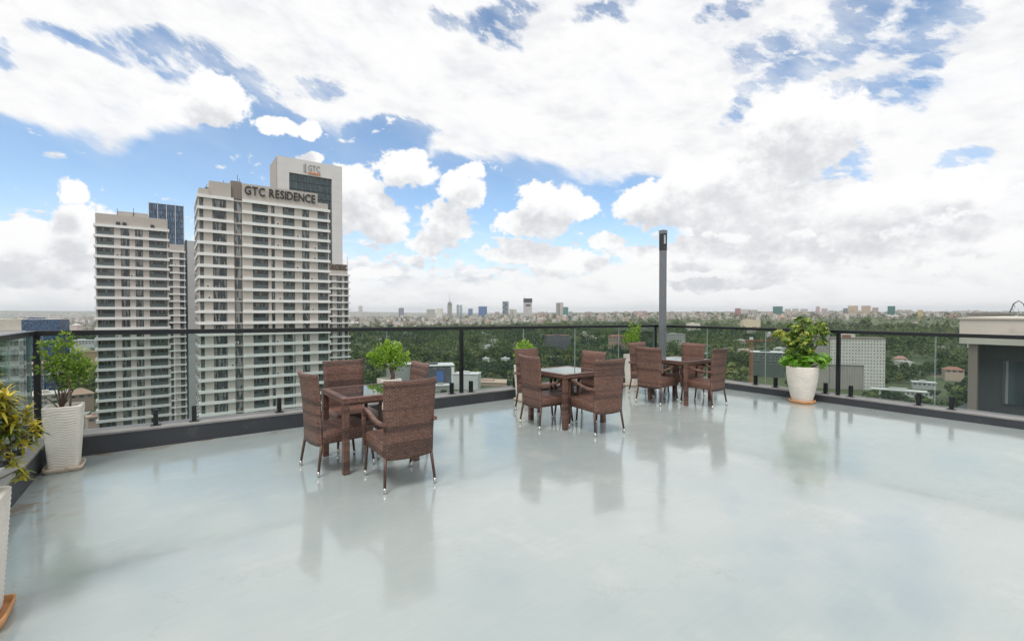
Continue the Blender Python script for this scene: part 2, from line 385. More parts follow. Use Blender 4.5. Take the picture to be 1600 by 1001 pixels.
M['saucer'] = mat('beige_saucer', (.58, .49, .39), .7, var=.22, vscale=8, dirt=(.25, .15, .08, .7))
M['terracotta'] = mat('terracotta', (.58, .29, .12), .6, var=.18, vscale=9, dirt=(.30, .16, .08, .5))
M['soil'] = mat('soil', (.17, .095, .05), .95, var=.5, vscale=25, bump=1.0, bscale=60)
M['bark'] = mat('bark', (.16, .115, .08), .85, var=.35, vscale=30, bump=.8, bscale=70)
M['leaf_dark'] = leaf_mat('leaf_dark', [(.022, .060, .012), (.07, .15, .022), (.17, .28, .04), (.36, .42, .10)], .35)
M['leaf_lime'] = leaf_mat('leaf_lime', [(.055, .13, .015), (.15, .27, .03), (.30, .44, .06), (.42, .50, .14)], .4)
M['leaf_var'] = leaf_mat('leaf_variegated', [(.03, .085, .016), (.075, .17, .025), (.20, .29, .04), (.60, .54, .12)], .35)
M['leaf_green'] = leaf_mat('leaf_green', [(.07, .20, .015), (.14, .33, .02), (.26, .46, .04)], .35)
M['leaf_croton'] = leaf_mat('leaf_croton', [(.05, .09, .02), (.17, .19, .03), (.50, .40, .04), (.78, .60, .08)], .3)

# ------------------------------------------------------------------ terrain and sky-line ground
def terrain(x, y):
    r = math.hypot(x, y); a = math.degrees(math.atan2(x, y))
    s = lambda a0, a1, q: (lambda k: k*k*(3-2*k))(min(1, max(0, (q - a0) / (a1 - a0))))
    right = s(-22, 22, a)
    z = -75 + (14 + 42 * right) * s(650, 3600, r) - 4 * (1 - right) * s(900, 2500, r)
    z += 7 * mnoise.noise(Vector((x / 900, y / 900, 0))) * s(300, 1500, r)
    if r > 7000:                                           # low hills at the end of the plain
        hgt = 40 + 26 * mnoise.noise(Vector((x / 5200, y / 5200, 3.0))) + (70 if a < -25 else 70 * s(-5, -25, a)) * s(-75, -50, a)
        z += (hgt) * s(8500, 16500, r)
    return z
def make_ground():
    rs = [0, 60, 150, 250, 350] + [400 * (18500 / 400) ** (i / 60) for i in range(61)]
    na = 256; V = [(0, 0, terrain(0, 0))]; Fs = []
    for r in rs[1:]:
        for k in range(na):
            a = 2 * math.pi * k / na; x, y = r * math.sin(a), r * math.cos(a); V.append((x, y, terrain(x, y)))
    for k in range(na): Fs.append((0, 1 + (k + 1) % na, 1 + k))
    for i in range(len(rs) - 2):
        for k in range(na):
            a = 1 + i * na; b = a + na; k2 = (k + 1) % na; Fs.append((a + k, a + k2, b + k2, b + k))
    m = bpy.data.materials.new('ground'); m.use_nodes = True; t = NT(m.node_tree); b = t.n['Principled BSDF']
    O = t.new('ShaderNodeTexCoord').outputs['Object']
    c = t.mix(t.lin(t.noise(O, .004, 8, .6), .35, .65), (.045, .075, .028, 1), (.10, .12, .05, 1))
    c = t.mix(t.ss(t.noise(O, .012, 6, .65), .56, .66), c, (.20, .17, .11, 1))
    x, y, z = t.sep(O)
    far = t.ss(t.v('LENGTH', O), 2500.0, 6000.0)
    vo = t.new('ShaderNodeTexVoronoi'); t.put(vo.inputs['Vector'], O); vo.inputs['Scale'].default_value = .03
    town = t.m('MULTIPLY', far, t.m('GREATER_THAN', t.sep(vo.outputs['Color'])[0], .62))
    c = t.mix(t.m('MULTIPLY', town, .8), c, t.mix(t.sep(vo.outputs['Color'])[1], (.42, .36, .33, 1), (.55, .53, .52, 1)))
    t.put(b.inputs['Base Color'], c); b.inputs['Roughness'].default_value = .95
    me = bpy.data.meshes.new('ground'); me.from_pydata(V, [], Fs); me.materials.append(m)
    me.polygons.foreach_set('use_smooth', [True] * len(me.polygons)); me.update()
    inst('ground', me, kind='structure')
make_ground()

# ------------------------------------------------------------------ the terrace
UL, UR, VB, VF = -1.04, 9.25, 6.90, -7.0
def tb(name, boxes, material, parent=None, bw=0, **kw):
    b = MB()
    for q in boxes: b.box(*q)
    o = b.build(name, material, parent, **kw)
    if not parent: o.rotation_euler = (0, 0, R(ANG))
    if bw: bevel(o, bw)
    return o
tb('terrace_floor', [(UL - .02, UR + .02, VF, VB + .02, -.12, 0)], M['floor'], kind='structure')
M['render'] = mat('outer_render', (.42, .41, .39), .8, var=.15, vscale=.3)
tb('supporting_building', [(UL - .30, UR + .30, VF - .4, VB + .30, -74, -.13)], M['render'],
   label='tall pale building body that carries the rooftop terrace', cat='building')

def ctop_back(u): return .235 - .0088 * (u - UL)           # the upstand gets lower as the deck rises
def rtop_back(u): return 1.376 - .0092 * (u - UL)
def ctop_right(v): return .144 - .002 * (VB - v)
def rtop_right(v): return 1.281 - .0038 * (7.03 - v)

def quad_prism(name, ends, material, parent=None, bw=0, **kw):
    """ends: two lists of four (u, v, z) corners"""
    b = MB(); V = [Vector(p) for e in ends for p in e]
    b.add(V, [(3,2,1,0), (4,5,6,7), (0,1,5,4), (1,2,6,5), (2,3,7,6), (3,0,4,7)])
    o = b.build(name, material, parent, **kw)
    bm = bmesh.new(); bm.from_mesh(o.data); bmesh.ops.recalc_face_normals(bm, faces=bm.faces); bm.to_mesh(o.data); bm.free()
    if bw: bevel(o, bw)
    return o
def run_back(u0, u1, v0, v1, lo, hi):
    return [[(u, v0, lo(u)), (u, v1, lo(u)), (u, v1, hi(u)), (u, v0, hi(u))] for u in (u0, u1)]
def run_side(v0, v1, ua, ub, lo, hi):
    return [[(ua, v, lo(v)), (ub, v, lo(v)), (ub, v, hi(v)), (ua, v, hi(v))] for v in (v0, v1)]
CH = .025
# back parapet
p = empty('parapet', (0, 0, 0), R(ANG), label='low charcoal parapet along the back of the terrace under the long railing', cat='parapet')
quad_prism('upstand', run_back(UL, UR, VB, VB + .30, lambda u: 0, lambda u: ctop_back(u) - CH), M['charcoal'], p)
quad_prism('coping', run_back(UL - .32, UR + .32, VB - .006, VB + .32, lambda u: ctop_back(u) - CH, ctop_back), M['coping'], p, .004)
# right parapet
p = empty('parapet', (0, 0, 0), R(ANG), label='low charcoal parapet upstand running along the right edge behind the round pot', cat='parapet')
quad_prism('upstand', run_side(VF, VB - .002, UR, UR + .30, lambda v: 0, lambda v: ctop_right(v) - CH), M['charcoal'], p)
quad_prism('coping', run_side(VF, VB - .008, UR - .006, UR + .32, lambda v: ctop_right(v) - CH, ctop_right), M['coping'], p, .004)
# left parapet
p = empty('parapet', (0, 0, 0), R(ANG), label='low charcoal parapet upstand at the left edge beside the yellow croton', cat='parapet')
quad_prism('upstand', run_side(VF, VB - .002, UL - .30, UL, lambda v: 0, lambda v: .235 - CH), M['charcoal'], p)
quad_prism('coping', run_side(VF, VB - .008, UL - .32, UL + .006, lambda v: .235 - CH, lambda v: .235), M['coping'], p, .004)

# glass railings
def spigot_mesh():
    b = MB()
    b.box(-.05, .05, -.05, .05, 0, .012); b.box(-.024, .024, -.034, -.010, .012, .19); b.box(-.024, .024, .010, .034, .012, .19)
    b.box(-.024, .024, -.010, .010, .012, .045)
    for z in (.08, .14): b.box(-.008, .008, -.040, -.034, z - .008, z + .008)
    return b.mesh('spigot', M['black_metal'])
SPIG = spigot_mesh()
def railing(label, along, fixed, seams, posts, ct, rt, axis):
    """axis 'u': runs along u at v = fixed; axis 'v': runs along v at u = fixed"""
    root = empty('glass_railing', (0, 0, 0), R(ANG), label=label, cat='railing')
    def P(s, off, z): return (s, fixed + off, z) if axis == 'u' else (fixed + off, s, z)
    s0, s1 = along; w = .03
    quad_prism('top_rail', [[P(s, -w, rt(s) - .055), P(s, w, rt(s) - .055), P(s, w, rt(s)), P(s, -w, rt(s))] for s in (s0, s1)], M['black_metal'], root, .004)
    for a, b_ in zip(seams[:-1], seams[1:]):
        a2, b2 = a + .008, b_ - .008
        h = .005
        quad_prism('glass_pane', [[P(s, -h, ct(s) + .035), P(s, h, ct(s) + .035), P(s, h, rt(s) - .056), P(s, -h, rt(s) - .056)] for s in (a2, b2)], [M['glass']], root)
        for s, d in ((a2, -1), (b2, 1)):
            e = MB()
            x0, x1 = sorted((s + d * .0005, s + d * .0035))
            z0, z1 = ct(s) + .035, rt(s) - .057
            if axis == 'u': e.box(x0, x1, fixed - h, fixed + h, z0, z1)
            else: e.box(fixed - h, fixed + h, x0, x1, z0, z1)
            e.build('polished_edge', M['glass_edge'], root)
        for s in (a + .19, b_ - .19):
            o = inst('spigot', SPIG, root, loc=P(s, 0, ct(s)), rz=0 if axis == 'u' else R(90))
    for s in posts:
        b = MB(); c = P(s, 0, 0)
        b.box(c[0] - .028, c[0] + .028, c[1] - .028, c[1] + .028, ct(s), rt(s) - .056); bevel(b.build('post', M['black_metal'], root), .004)
railing('long frameless glass railing with black top rail across the back of the terrace', (UL - .13, UR + .13), 7.03,
        [-1.10, .05, 1.39, 2.72, 4.05, 5.39, 6.72, 8.05, 9.31], [UL - .10, 4.05, 9.35], ctop_back, rtop_back, 'u')
railing('glass railing with black rail running down the right side past the round pot', (-6.5, 6.995), 9.38,
        [6.93, 5.71, 4.48, 3.25, 1.97, .70, -.6, -1.9, -3.2, -4.5, -5.8][::-1], [3.25, -1.9, -6.0], ctop_right, rtop_right, 'v')
railing('short stretch of glass railing with black rail at the left edge of the picture', (-6.5, 6.995), -1.17,
        [-5.6, -4.3, -3.0, -1.7, -.4, .9, 2.2, 3.5, 4.8, 6.1, 6.93], [.9, -4.3], lambda v: .235, lambda v: 1.376, 'v')

# lamp post in the far corner
lp = empty('lamp_post', T(9.12, 6.66, 0), R(ANG), label='tall square grey lamp post with slot light at its top in the far corner', cat='lamp post')
b = MB(); b.box(-.06, .06, -.06, .06, 0, 2.98); bevel(b.build('mast', M['steel'], lp), .006)
b = MB(); b.box(-.11, .11, -.11, .11, 0, .015)
for sx in (-.085, .085):
    for sy in (-.085, .085): b.box(sx - .012, sx + .012, sy - .012, sy + .012, .015, .035)
b.build('base_plate', M['steel'], lp)
b = MB()
b.box(-.062, .062, -.062, .062, 2.983, 3.10); b.box(-.062, .062, .030, .062, 3.10, 3.36); b.box(-.062, -.052, -.062, .030, 3.10, 3.36)
b.box(.052, .062, -.062, .030, 3.10, 3.36)
hd = b.build('lamp_head', M['dark_steel'], lp)
b = MB(); b.box(-.050, .050, -.040, -.020, 3.13, 3.34); b.build('lens', M['lens'], hd)
b = MB(); b.box(-.066, .066, -.066, .066, 3.36, 3.44); b.build('top_cap', M['steel'], hd)

# ------------------------------------------------------------------ wicker furniture
def sweep_rect(b, pts, wx, wz, n=3, side=(1, 0, 0)):
    """rounded rectangular bar swept along points; side = its constant width direction"""
    side = Vector(side); pts = [Vector(p) for p in pts]; rings = []
    for i, p in enumerate(pts):
        d = (pts[min(i+1, len(pts)-1)] - pts[max(i-1, 0)]).normalized(); up = side.cross(d).normalized(); ring = []
        for cx, cz, a0 in ((1, 1, 0), (-1, 1, 90), (-1, -1, 180), (1, -1, 270)):
            r = min(wx, wz) * .4
            for k in range(n):
                a = R(a0 + 90 * k / (n - 1))
                ring.append(p + side * (cx * (wx - r) + r * math.cos(a)) + up * (cz * (wz - r) + r * math.sin(a)))
        rings.append(ring)
    b.loft(rings)
def chair_meshes():
    H = {}
    # backrest: a leaning, slightly concave woven panel that runs down below the seat
    b = MB(); nz, nx = 16, 10; fr = []; bk = []
    for i in range(nz + 1):
        t = i / nz; z = .285 + .685 * t
        yb = .005 - .022 * t - .040 * t * t - .014 * max(0, t - .9) * 10
        hw = .228 + .018 * t
        th = .032 if t < .95 else .032 + .010
        f_, k_ = [], []
        for j in range(nx + 1):
            q = j / nx * 2 - 1
            y = yb + .032 * q * q * (.25 + .75 * t); zz = z + (.012 * q * q if t > .9 else 0)
            if i == 0: zz -= .018 * (1 - q * q)
            e = .010 * (abs(q) > .95)
            f_.append(Vector((q * hw, y + th / 2 - e, zz))); k_.append(Vector((q * hw, y - th / 2 + e, zz)))
        fr.append(f_); bk.append(k_)
    rings = [f_ + k_[::-1] for f_, k_ in zip(fr, bk)]
    b.loft(rings); H['backrest'] = b.mesh('backrest', M['wicker'])
    # seat with a deep woven skirt
    b = MB(); rings = []
    prof = [(.300, .232, .020, .540), (.306, .238, .015, .548), (.395, .240, .012, .556), (.418, .234, .015, .552), (.430, .215, .035, .530)]
    for z, hw, y0, y1 in prof:
        ring = []; r = .035
        for cx, cy, sx, sy, a0 in ((hw, y1, -1, -1, 0), (-hw, y1, 1, -1, 90), (-hw, y0, 1, 1, 180), (hw, y0, -1, 1, 270)):
            for k in range(4):
                a = R(a0 + 30 * k); ring.append(Vector((cx + sx * r + r * math.cos(a), cy + sy * r + r * math.sin(a), z - (.018 if (z < .31 and a0 in (0, 90) and False) else 0))))
        rings.append(ring)
    b.loft(rings); H['seat'] = b.mesh('seat', M['wicker'])
    # legs
    for key, top, bot in (('rear', (.215, .02, .31), (.236, -.022, .035)), ('front', (.222, .515, .31), (.232, .548, .035))):
        for s in (-1, 1):
            b = MB(); b.tube([(s*top[0], top[1], top[2]), (s*bot[0], bot[1], bot[2])], [.0155, .0125], 8)
            H['leg', key, s] = b.mesh('leg', M['leg'])
            c = MB(); x, y = s * bot[0], bot[1]
            c.tube([(x, y, .052), (x, y, .012), (x + s * .001, y, 0.0)], [.0155, .0165, .012], 8)
            H['cap', key, s] = c.mesh('foot_cap', M['cap'])
    for s in (-1, 1):
        b = MB()
        x = s * .250
        path = [(x - s*.012, .528, .30), (x - s*.004, .532, .45), (x, .530, .58), (x, .520, .632), (x, .492, .655), (x, .44, .656), (x, .33, .632),
                (x, .22, .607), (x, .11, .594), (x - s*.004, .02, .595), (x - s*.012, -.025, .60)]
        pts = [Vector(p) for p in path]
        sweep_rect(b, pts, .019, .016); H['arm', s] = b.mesh('armrest', M['wicker'])
    return H
CM = chair_meshes()
def chair(u, v, facing, label, arms=True, group='brown wicker chairs set round the three tables'):
    root = empty('wicker_chair', T(u, v, 0), R(ANG + facing - 90), label=label, cat='chair', group=group)
    inst('seat', CM['seat'], root); inst('backrest', CM['backrest'], root)
    for k in ('rear', 'front'):
        for s in (-1, 1):
            l = inst('leg', CM['leg', k, s], root); inst('foot_cap', CM['cap', k, s], l)
    if arms:
        for s in (-1, 1): inst('armrest', CM['arm', s], root)
    return root
def table(u, v, label):
    root = empty('wicker_table', T(u + .4, v + .4, 0), R(ANG), label=label, cat='table', group='square wicker tables with dark glass tops')
    h = .40
    for sx in (-1, 1):
        for sy in (-1, 1):
            b = MB(); x, y = sx * (h - .034), sy * (h - .034); b.box(x - .031, x + .031, y - .031, y + .031, 0, .688)
            bevel(b.build('leg', M['wicker'], root), .006)
    b = MB(); w = .065
    b.box(-h, h, -h, -h + w, .69, .74); b.box(-h, h, h - w, h, .69, .74); b.box(-h, -h + w, -h + w, h - w, .69, .74); b.box(h - w, h, -h + w, h - w, .69, .74)
    o = b.build('table_frame', M['wicker'], root)
    b = MB(); g = h - w - .001; b.box(-g, g, -g, g, .725, .7385); b.build('glass_top', M['table_glass'], root)
    b = MB(); b.box(-g, g, -g, g, .66, .69); b.build('apron', M['wicker'], root)
table(1.34, 4.59, 'square brown wicker table with dark glass top nearest the camera, left of the three')
table(4.24, 4.62, 'square wicker table with sky reflected in its glass top, middle of the three')
table(7.00, 4.63, 'square wicker table with glass top nearest the grey lamp post')
chair(1.73, 3.93, 88, 'wicker armchair seen from behind, nearest of all, pulled back from the left table')
chair(1.13, 4.93, 7, 'armless wicker chair with flared back on the left side of the left table', False)
chair(1.74, 5.90, 270, 'wicker chair facing the camera behind the left table, in front of the tall towers', False)
chair(2.36, 5.13, 178, 'wicker chair on the right side of the left table, mostly hidden behind the nearest armchair')
chair(4.56, 4.14, 82, 'wicker armchair seen from behind at the near right side of the middle table')
chair(4.02, 5.07, -4, 'wicker armchair with its back to the camera at the left of the middle table')
chair(4.72, 6.04, 272, 'wicker armchair behind the middle table with a lime green plant over its back')
chair(5.20, 5.06, 180, 'wicker armchair at the far right side of the middle table')
chair(7.37, 4.28, 93, 'wicker armchair in side view at the right of the table by the lamp post')
chair(6.65, 5.13, 6, 'wicker armchair with banded back left of the table by the lamp post')
chair(7.50, 6.04, 268, 'wicker armchair in front of the tall white pot beside the lamp post')
chair(8.12, 5.25, 180, 'wicker armchair facing the camera at the far side of the table by the lamp post')

# ------------------------------------------------------------------ pots and plants
def rsq(hw, r, n, z, f=None, rnd_=0):
    """rounded square ring, n points per side+corner, optional outward ripple f(angle-ish s)"""
    pts = []
    N = n * 4
    for i in range(N):
        a = 2 * math.pi * (i + .5) / N
        c, s_ = math.cos(a), math.sin(a)
        k = (abs(c) ** r + abs(s_) ** r) ** (-1 / r)
        d = hw * k + (f(a) if f else 0)
        pts.append(Vector((c * d, s_ * d, z)))
    return pts
def ripple(z, ph, seed, amp, per):
    def f(a):
        w = mnoise.noise(Vector((math.cos(a) * 2.2, math.sin(a) * 2.2, z * 3 + seed))) * 2.4 + mnoise.noise(Vector((math.cos(a) * 7, math.sin(a) * 7, seed))) * .9
        q = (z / per + w * .35) % 1.0
        return amp * (1 - abs(2 * q - 1) ** 1.6) - amp * .5
    return f
def pot(root, top, bot, h, power, z0, seed, per=.026, bulge=0.0):
    b = MB(); rings = []; nz = int(h / .0052); n = 24
    for i in range(nz + 1):
        t = i / nz; hw = bot + (top - bot) * t + bulge * math.sin(t * math.pi * .75); z = z0 + h * t
        rings.append(rsq(hw, power, n, z, ripple(z, 0, seed, (.0052 if power > 3 else .0075) if .02 < t < .965 else .001, per)))
    hw = top + bulge * math.sin(.75 * math.pi)
    rings.append(rsq(hw - .004, power, n, z0 + h + .004)); rings.append(rsq(hw - .028, power, n, z0 + h + .004)); rings.append(rsq(hw - .032, power, n, z0 + h - .06))
    b.loft(rings); o = b.build('pot', M['pot'], root)
    b = MB(); q = rsq(hw - .031, power, n, z0 + h - .045); c = Vector((0, 0, z0 + h - .030)); V = q + [c]
    b.add(V, [(i, (i + 1) % len(q), len(q)) for i in range(len(q))], 0, True); b.build('soil', M['soil'], o)
    return o
def saucer(root, hw, power, h, material):
    b = MB(); n = 12
    b.loft([rsq(hw * .93, power, n, 0), rsq(hw, power, n, h * .5), rsq(hw * 1.02, power, n, h), rsq(hw * .95, power, n, h), rsq(hw * .93, power, n, h * .45)])
    return b.build('saucer', material, root)
def leaf_cloud(name, leaves, material, parent, shape='oval', kind=None):
    """leaves: (pos, dir, normal, length, width, tint)"""
    V = []; Fs = []; tint = []
    for p, d, nrm, L, W, ti in leaves:
        d = d.normalized(); s_ = d.cross(nrm)
        if s_.length < 1e-4: s_ = d.cross(Vector((.3, .2, .9)))
        s_.normalize(); n_ = s_.cross(d)
        b = len(V)
        if shape == 'oval':
            pr = [(0, 0, 0), (.35, .5, -.06), (.72, .36, -.05), (1, 0, -.12), (.72, -.36, -.05), (.35, -.5, -.06)]
            for x, y, z in pr: V.append(p + d * (x * L) + s_ * (y * W) + n_ * (z * L))
            V.append(p + d * (.5 * L) + n_ * (.02 * L))
            for k in range(6): Fs.append((b + k, b + (k + 1) % 6, b + 6))
            tint += [ti] * 7
        else:                                   # long strap that arches over
            for x in (0, .3, .65, 1):
                w = W * (.5 if x == 0 else 1 if x == .3 else .85 if x == .65 else .08)
                dr = Vector((0, 0, -1)) * (x * x * L * .42)
                for sgn in (-.5, .5): V.append(p + d * (x * L) + s_ * (sgn * w) + dr)
            for k in range(3): Fs.append((b + 2*k, b + 2*k + 1, b + 2*k + 3, b + 2*k + 2))
            tint += [ti] * 8
    me = bpy.data.meshes.new(name); me.from_pydata([tuple(v) for v in V], [], Fs); me.materials.append(material)
    at = me.attributes.new('tint', 'FLOAT', 'POINT'); at.data.foreach_set('value', tint)
    me.polygons.foreach_set('use_smooth', [True] * len(me.polygons)); me.update()
    return inst(name, me, parent, kind=kind)
def rv(r): 
    while True:
        v = Vector((r.uniform(-1, 1), r.uniform(-1, 1), r.uniform(-1, 1)))
        if .05 < v.length < 1: return v.normalized()
def branchy(b, base, tips, r, r0=.012):
    for t in tips:
        t = Vector(t); base = Vector(base); m1 = base.lerp(t, .4) + rv(r) * .03; m1.z = base.z + (t.z - base.z) * .45
        b.tube([base, m1, base.lerp(t, .75) + rv(r) * .02, t], [r0, r0 * .75, r0 * .5, r0 * .25], 5)
def bush(root, lobes, n, size, material, r, cols=(0, 1), shell=.55):
    """lobes: (centre, radius) balls of small leaves hung on the twigs"""
    lv = []
    tot = sum(q[1] ** 2 for q in lobes)
    for c, rad in lobes:
        c = Vector(c)
        for k in range(int(n * rad * rad / tot)):
            d = rv(r); q = c + d * rad * (r.random() ** shell)
            # leaves come in small sprays so that gaps stay between them
            if mnoise.noise(q * 14 + Vector((r.randint(0, 1) * .01, 0, 5))) < -.16: continue
            out = (d + Vector((0, 0, .55)) + rv(r) * .8).normalized()
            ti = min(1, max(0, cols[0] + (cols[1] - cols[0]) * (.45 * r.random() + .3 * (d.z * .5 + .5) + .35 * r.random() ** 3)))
            lv.append((q, out, (rv(r) * 1.2 + Vector((0, -.4, .8))).normalized(), size * r.uniform(.7, 1.25), size * r.uniform(.55, .85), ti))
    return leaf_cloud('foliage', lv, material, root)

# P1: tall tapered pot with a loose dark shrub in the left corner
r = random.Random(11)
p1 = empty('potted_plant', T(-.86, 6.44, 0), R(ANG), label='dark green shrub in a tall white tapered pot in the left corner', cat='potted plant')
saucer(p1, .148, 8, .05, M['saucer']); pot(p1, .147, .112, .61, 9, .03, 1.0)
b = MB(); lobes = []
for tip, rad in (((.02, .02, 1.36), .07), ((-.02, .03, 1.25), .12), ((-.15, .05, 1.22), .10), ((-.22, .05, 1.12), .12), ((.10, .0, 1.14), .14), ((.0, .0, 1.05), .17),
                 ((.20, -.03, 1.06), .12), ((.29, -.05, 1.04), .09), ((-.12, .0, .98), .13), ((.12, 0, .94), .14), ((-.26, .02, 1.03), .07), ((.20, .02, .95), .10), ((.02, -.02, .86), .08)):
    lobes.append((tip, rad))
lobes = [((c_[0] * .62 + .01, c_[1], .60 + (c_[2] - .60) * .97), q_ * .80) for c_, q_ in lobes]
lobes += [((-.15, .03, 1.24), .05)]
branchy(b, (-.02, 0, .60), [l[0] for l in lobes], r, .0065); b.tube([(.05, -.03, .6), (.06, -.06, .75), (.03, -.03, .95)], [.011, .009, .006], 6)
b.tube([(-.03, .0, .6), (-.10, .02, .7), (-.19, .03, .78)], [.008, .006, .003], 5)
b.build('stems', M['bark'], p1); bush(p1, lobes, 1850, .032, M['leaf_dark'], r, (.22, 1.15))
# P2: bonsai-like lime bush behind the first table
r = random.Random(12)
p2 = empty('potted_plant', T(2.60, 6.62, 0), R(ANG), label='round lime green bush in a square white pot behind the left table', cat='potted plant')
saucer(p2, .148, 8, .05, M['saucer']); pot(p2, .147, .112, .57, 9, .03, 2.0)
lobes = [((-.20, 0, .90), .12), ((-.08, .02, 1.00), .15), ((.06, 0, 1.02), .14), ((.18, 0, .93), .13), ((.0, -.08, .92), .17), ((.02, .08, .92), .15), ((-.13, -.05, .86), .12), ((.14, -.05, .83), .12), ((.24, .02, .86), .08), ((-.26, .0, .94), .07), ((-.02, 0, 1.10), .07), ((.13, 0, 1.08), .06)]
b = MB(); b.tube([(.05, 0, .56), (.06, 0, .64), (.04, 0, .72), (.03, 0, .80)], [.042, .030, .034, .018], 8); branchy(b, (.04, 0, .72), [l[0] for l in lobes], r, .010)
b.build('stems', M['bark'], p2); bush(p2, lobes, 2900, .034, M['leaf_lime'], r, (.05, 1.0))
# P3: low lime plant behind the middle set
r = random.Random(13)
p3 = empty('potted_plant', T(5.10, 6.62, 0), R(ANG), label='low lime green plant in a white pot half hidden behind the middle wicker set', cat='potted plant')
saucer(p3, .148, 8, .05, M['saucer']); pot(p3, .147, .112, .60, 9, .03, 3.0)
lobes = [((-.12, 0, .88), .11), ((.0, 0, .95), .13), ((.12, 0, .90), .12), ((.2, 0, .84), .09), ((0, -.05, .84), .14)]
b = MB(); branchy(b, (0, 0, .58), [l[0] for l in lobes], r, .012); b.build('stems', M['bark'], p3)
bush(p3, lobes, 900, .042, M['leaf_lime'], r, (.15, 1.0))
# P4: sparse leggy plant by the lamp post
r = random.Random(14)
p4 = empty('potted_plant', T(8.03, 6.62, 0), R(ANG), label='sparse upright green plant in a tall white pot left of the lamp post', cat='potted plant')
saucer(p4, .148, 8, .05, M['saucer']); pot(p4, .147, .112, .64, 9, .03, 4.0)
lobes = [((-.18, 0, .98), .12), ((-.05, 0, 1.02), .14), ((.10, 0, 1.05), .12), ((-.06, 0, 1.17), .10), ((.16, 0, 1.18), .08), ((.20, 0, 1.28), .055), ((-.03, 0, 1.28), .05), ((-.26, 0, 1.06), .06), ((.0, 0, .9), .14)]
b = MB(); branchy(b, (0, 0, .62), [l[0] for l in lobes], r, .010); b.build('stems', M['bark'], p4)
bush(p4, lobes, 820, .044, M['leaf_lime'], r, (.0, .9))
# P5: round bellied pot with variegated schefflera
r = random.Random(15)
p5 = empty('potted_plant', T(8.93, 3.64, 0), R(-31), label='tall variegated plant in a round ribbed white pot on an orange saucer', cat='potted plant')
saucer(p5, .20, 2, .05, M['terracotta']); pot(p5, .228, .158, .59, 2, .04, 5.0, .034, .03)
tips = []; b = MB()
spots = [((0, .02, 1.42), .13, 1), ((-.10, 0, 1.30), .14, 1), ((.14, 0, 1.30), .14, 1), ((.26, 0, 1.33), .12, 1), ((.30, .02, 1.22), .11, 1), ((.05, 0, 1.18), .17, 1), ((-.12, 0, 1.12), .14, 1),
         ((-.33, 0, 1.20), .10, 2), ((-.40, .02, 1.18), .07, 2), ((-.24, 0, 1.12), .10, 1), ((-.05, -.05, 1.0), .17, 1), ((.10, -.06, 1.02), .15, 1), ((-.18, 0, .95), .13, 1), ((.26, 0, 1.08), .10, 1),
         ((-.02, 0, .86), .17, 0), ((-.20, -.03, .76), .14, 3), ((-.06, -.12, .74), .15, 3), ((.10, -.10, .74), .15, 3), ((.22, -.04, .76), .15, 3), ((.31, 0, .80), .11, 3), ((.33, 0, .72), .08, 3), ((.0, .1, .76), .16, 3), ((-.28, 0, .72), .08, 3)]
branchy(b, (0, 0, .58), [s_[0] for s_ in spots], r, .013); b.build('stems', M['bark'], p5)
lv = []; lg = []
for c, rad, kd in spots:
    c = Vector(c)
    for k in range(int(15 * (rad / .12) ** 2)):
        d = rv(r); q = c + d * rad * r.random() ** .45; ax = (d + Vector((0, 0, .6)) + rv(r) * .5).normalized()
        sd_ = ax.cross(rv(r)).normalized(); yel = kd == 2 or (kd == 1 and r.random() < .55)
        for j in range(7):                       # whorl of leaflets
            a = 2 * math.pi * j / 7 + r.uniform(-.2, .2)
            dd = (Matrix.Rotation(a, 3, ax) @ sd_ + ax * .15 - Vector((0, 0, .25))).normalized()
            ti = (r.uniform(.62, 1.0) if (kd == 2 or r.random() < .55) else r.uniform(.25, .6)) if yel else r.uniform(.0, .6)
            (lg if kd == 3 else lv).append((q, dd, ax, r.uniform(.058, .085), r.uniform(.022, .030), ti if kd != 3 else r.random()))
leaf_cloud('foliage', lv, M['leaf_var'], p5); leaf_cloud('lower_foliage', lg, M['leaf_green'], p5)['label'] = 'fresh green leaves spilling over the pot rim'
# P6: croton at the left edge of the picture
r = random.Random(16)
p6 = empty('potted_plant', T(-.83, 3.46, 0), R(ANG), label='yellow croton in a white pot on a rusty saucer at the left edge', cat='potted plant')
saucer(p6, .155, 8, .06, M['terracotta']); pot(p6, .147, .112, .61, 9, .035, 6.0)
lv = []; b = MB()
ros = [((.0, .0, 1.18), 1), ((.12, .08, 1.12), 1), ((.20, .17, 1.06), 1), ((.02, .22, 1.16), 1), ((.16, .02, 1.02), 1), ((-.1, .1, 1.14), 1), ((.24, .08, .96), 1), ((.30, .22, 1.0), .9), ((.05, .15, 1.04), 1), ((.08, -.06, 1.06), 1),
       ((.30, .12, .88), .95), ((.22, .26, .93), .9), ((.12, .20, .92), .9), ((.16, .10, .86), .8), ((.26, .02, .80), .75), ((.30, .06, .72), .7), ((.12, .02, .94), .9), ((.36, .16, .93), .85), ((.06,-.1,1.14),1), ((.1,.16,1.17),1), ((.22,.1,1.08),1), ((.18,.22,1.1),1), ((-.02,.12,.98),1), ((.2,0,1.1),1), ((.08,.3,1.1),1), ((.27,.02,.98),.9), ((.04,.04,.9),.9), ((.2,.14,.98),1), ((.0,-.1,1.0),1), ((.0, .28, 1.04), 1), ((.14, .3, 1.02), .9), ((-.05, .0, 1.08), 1)]
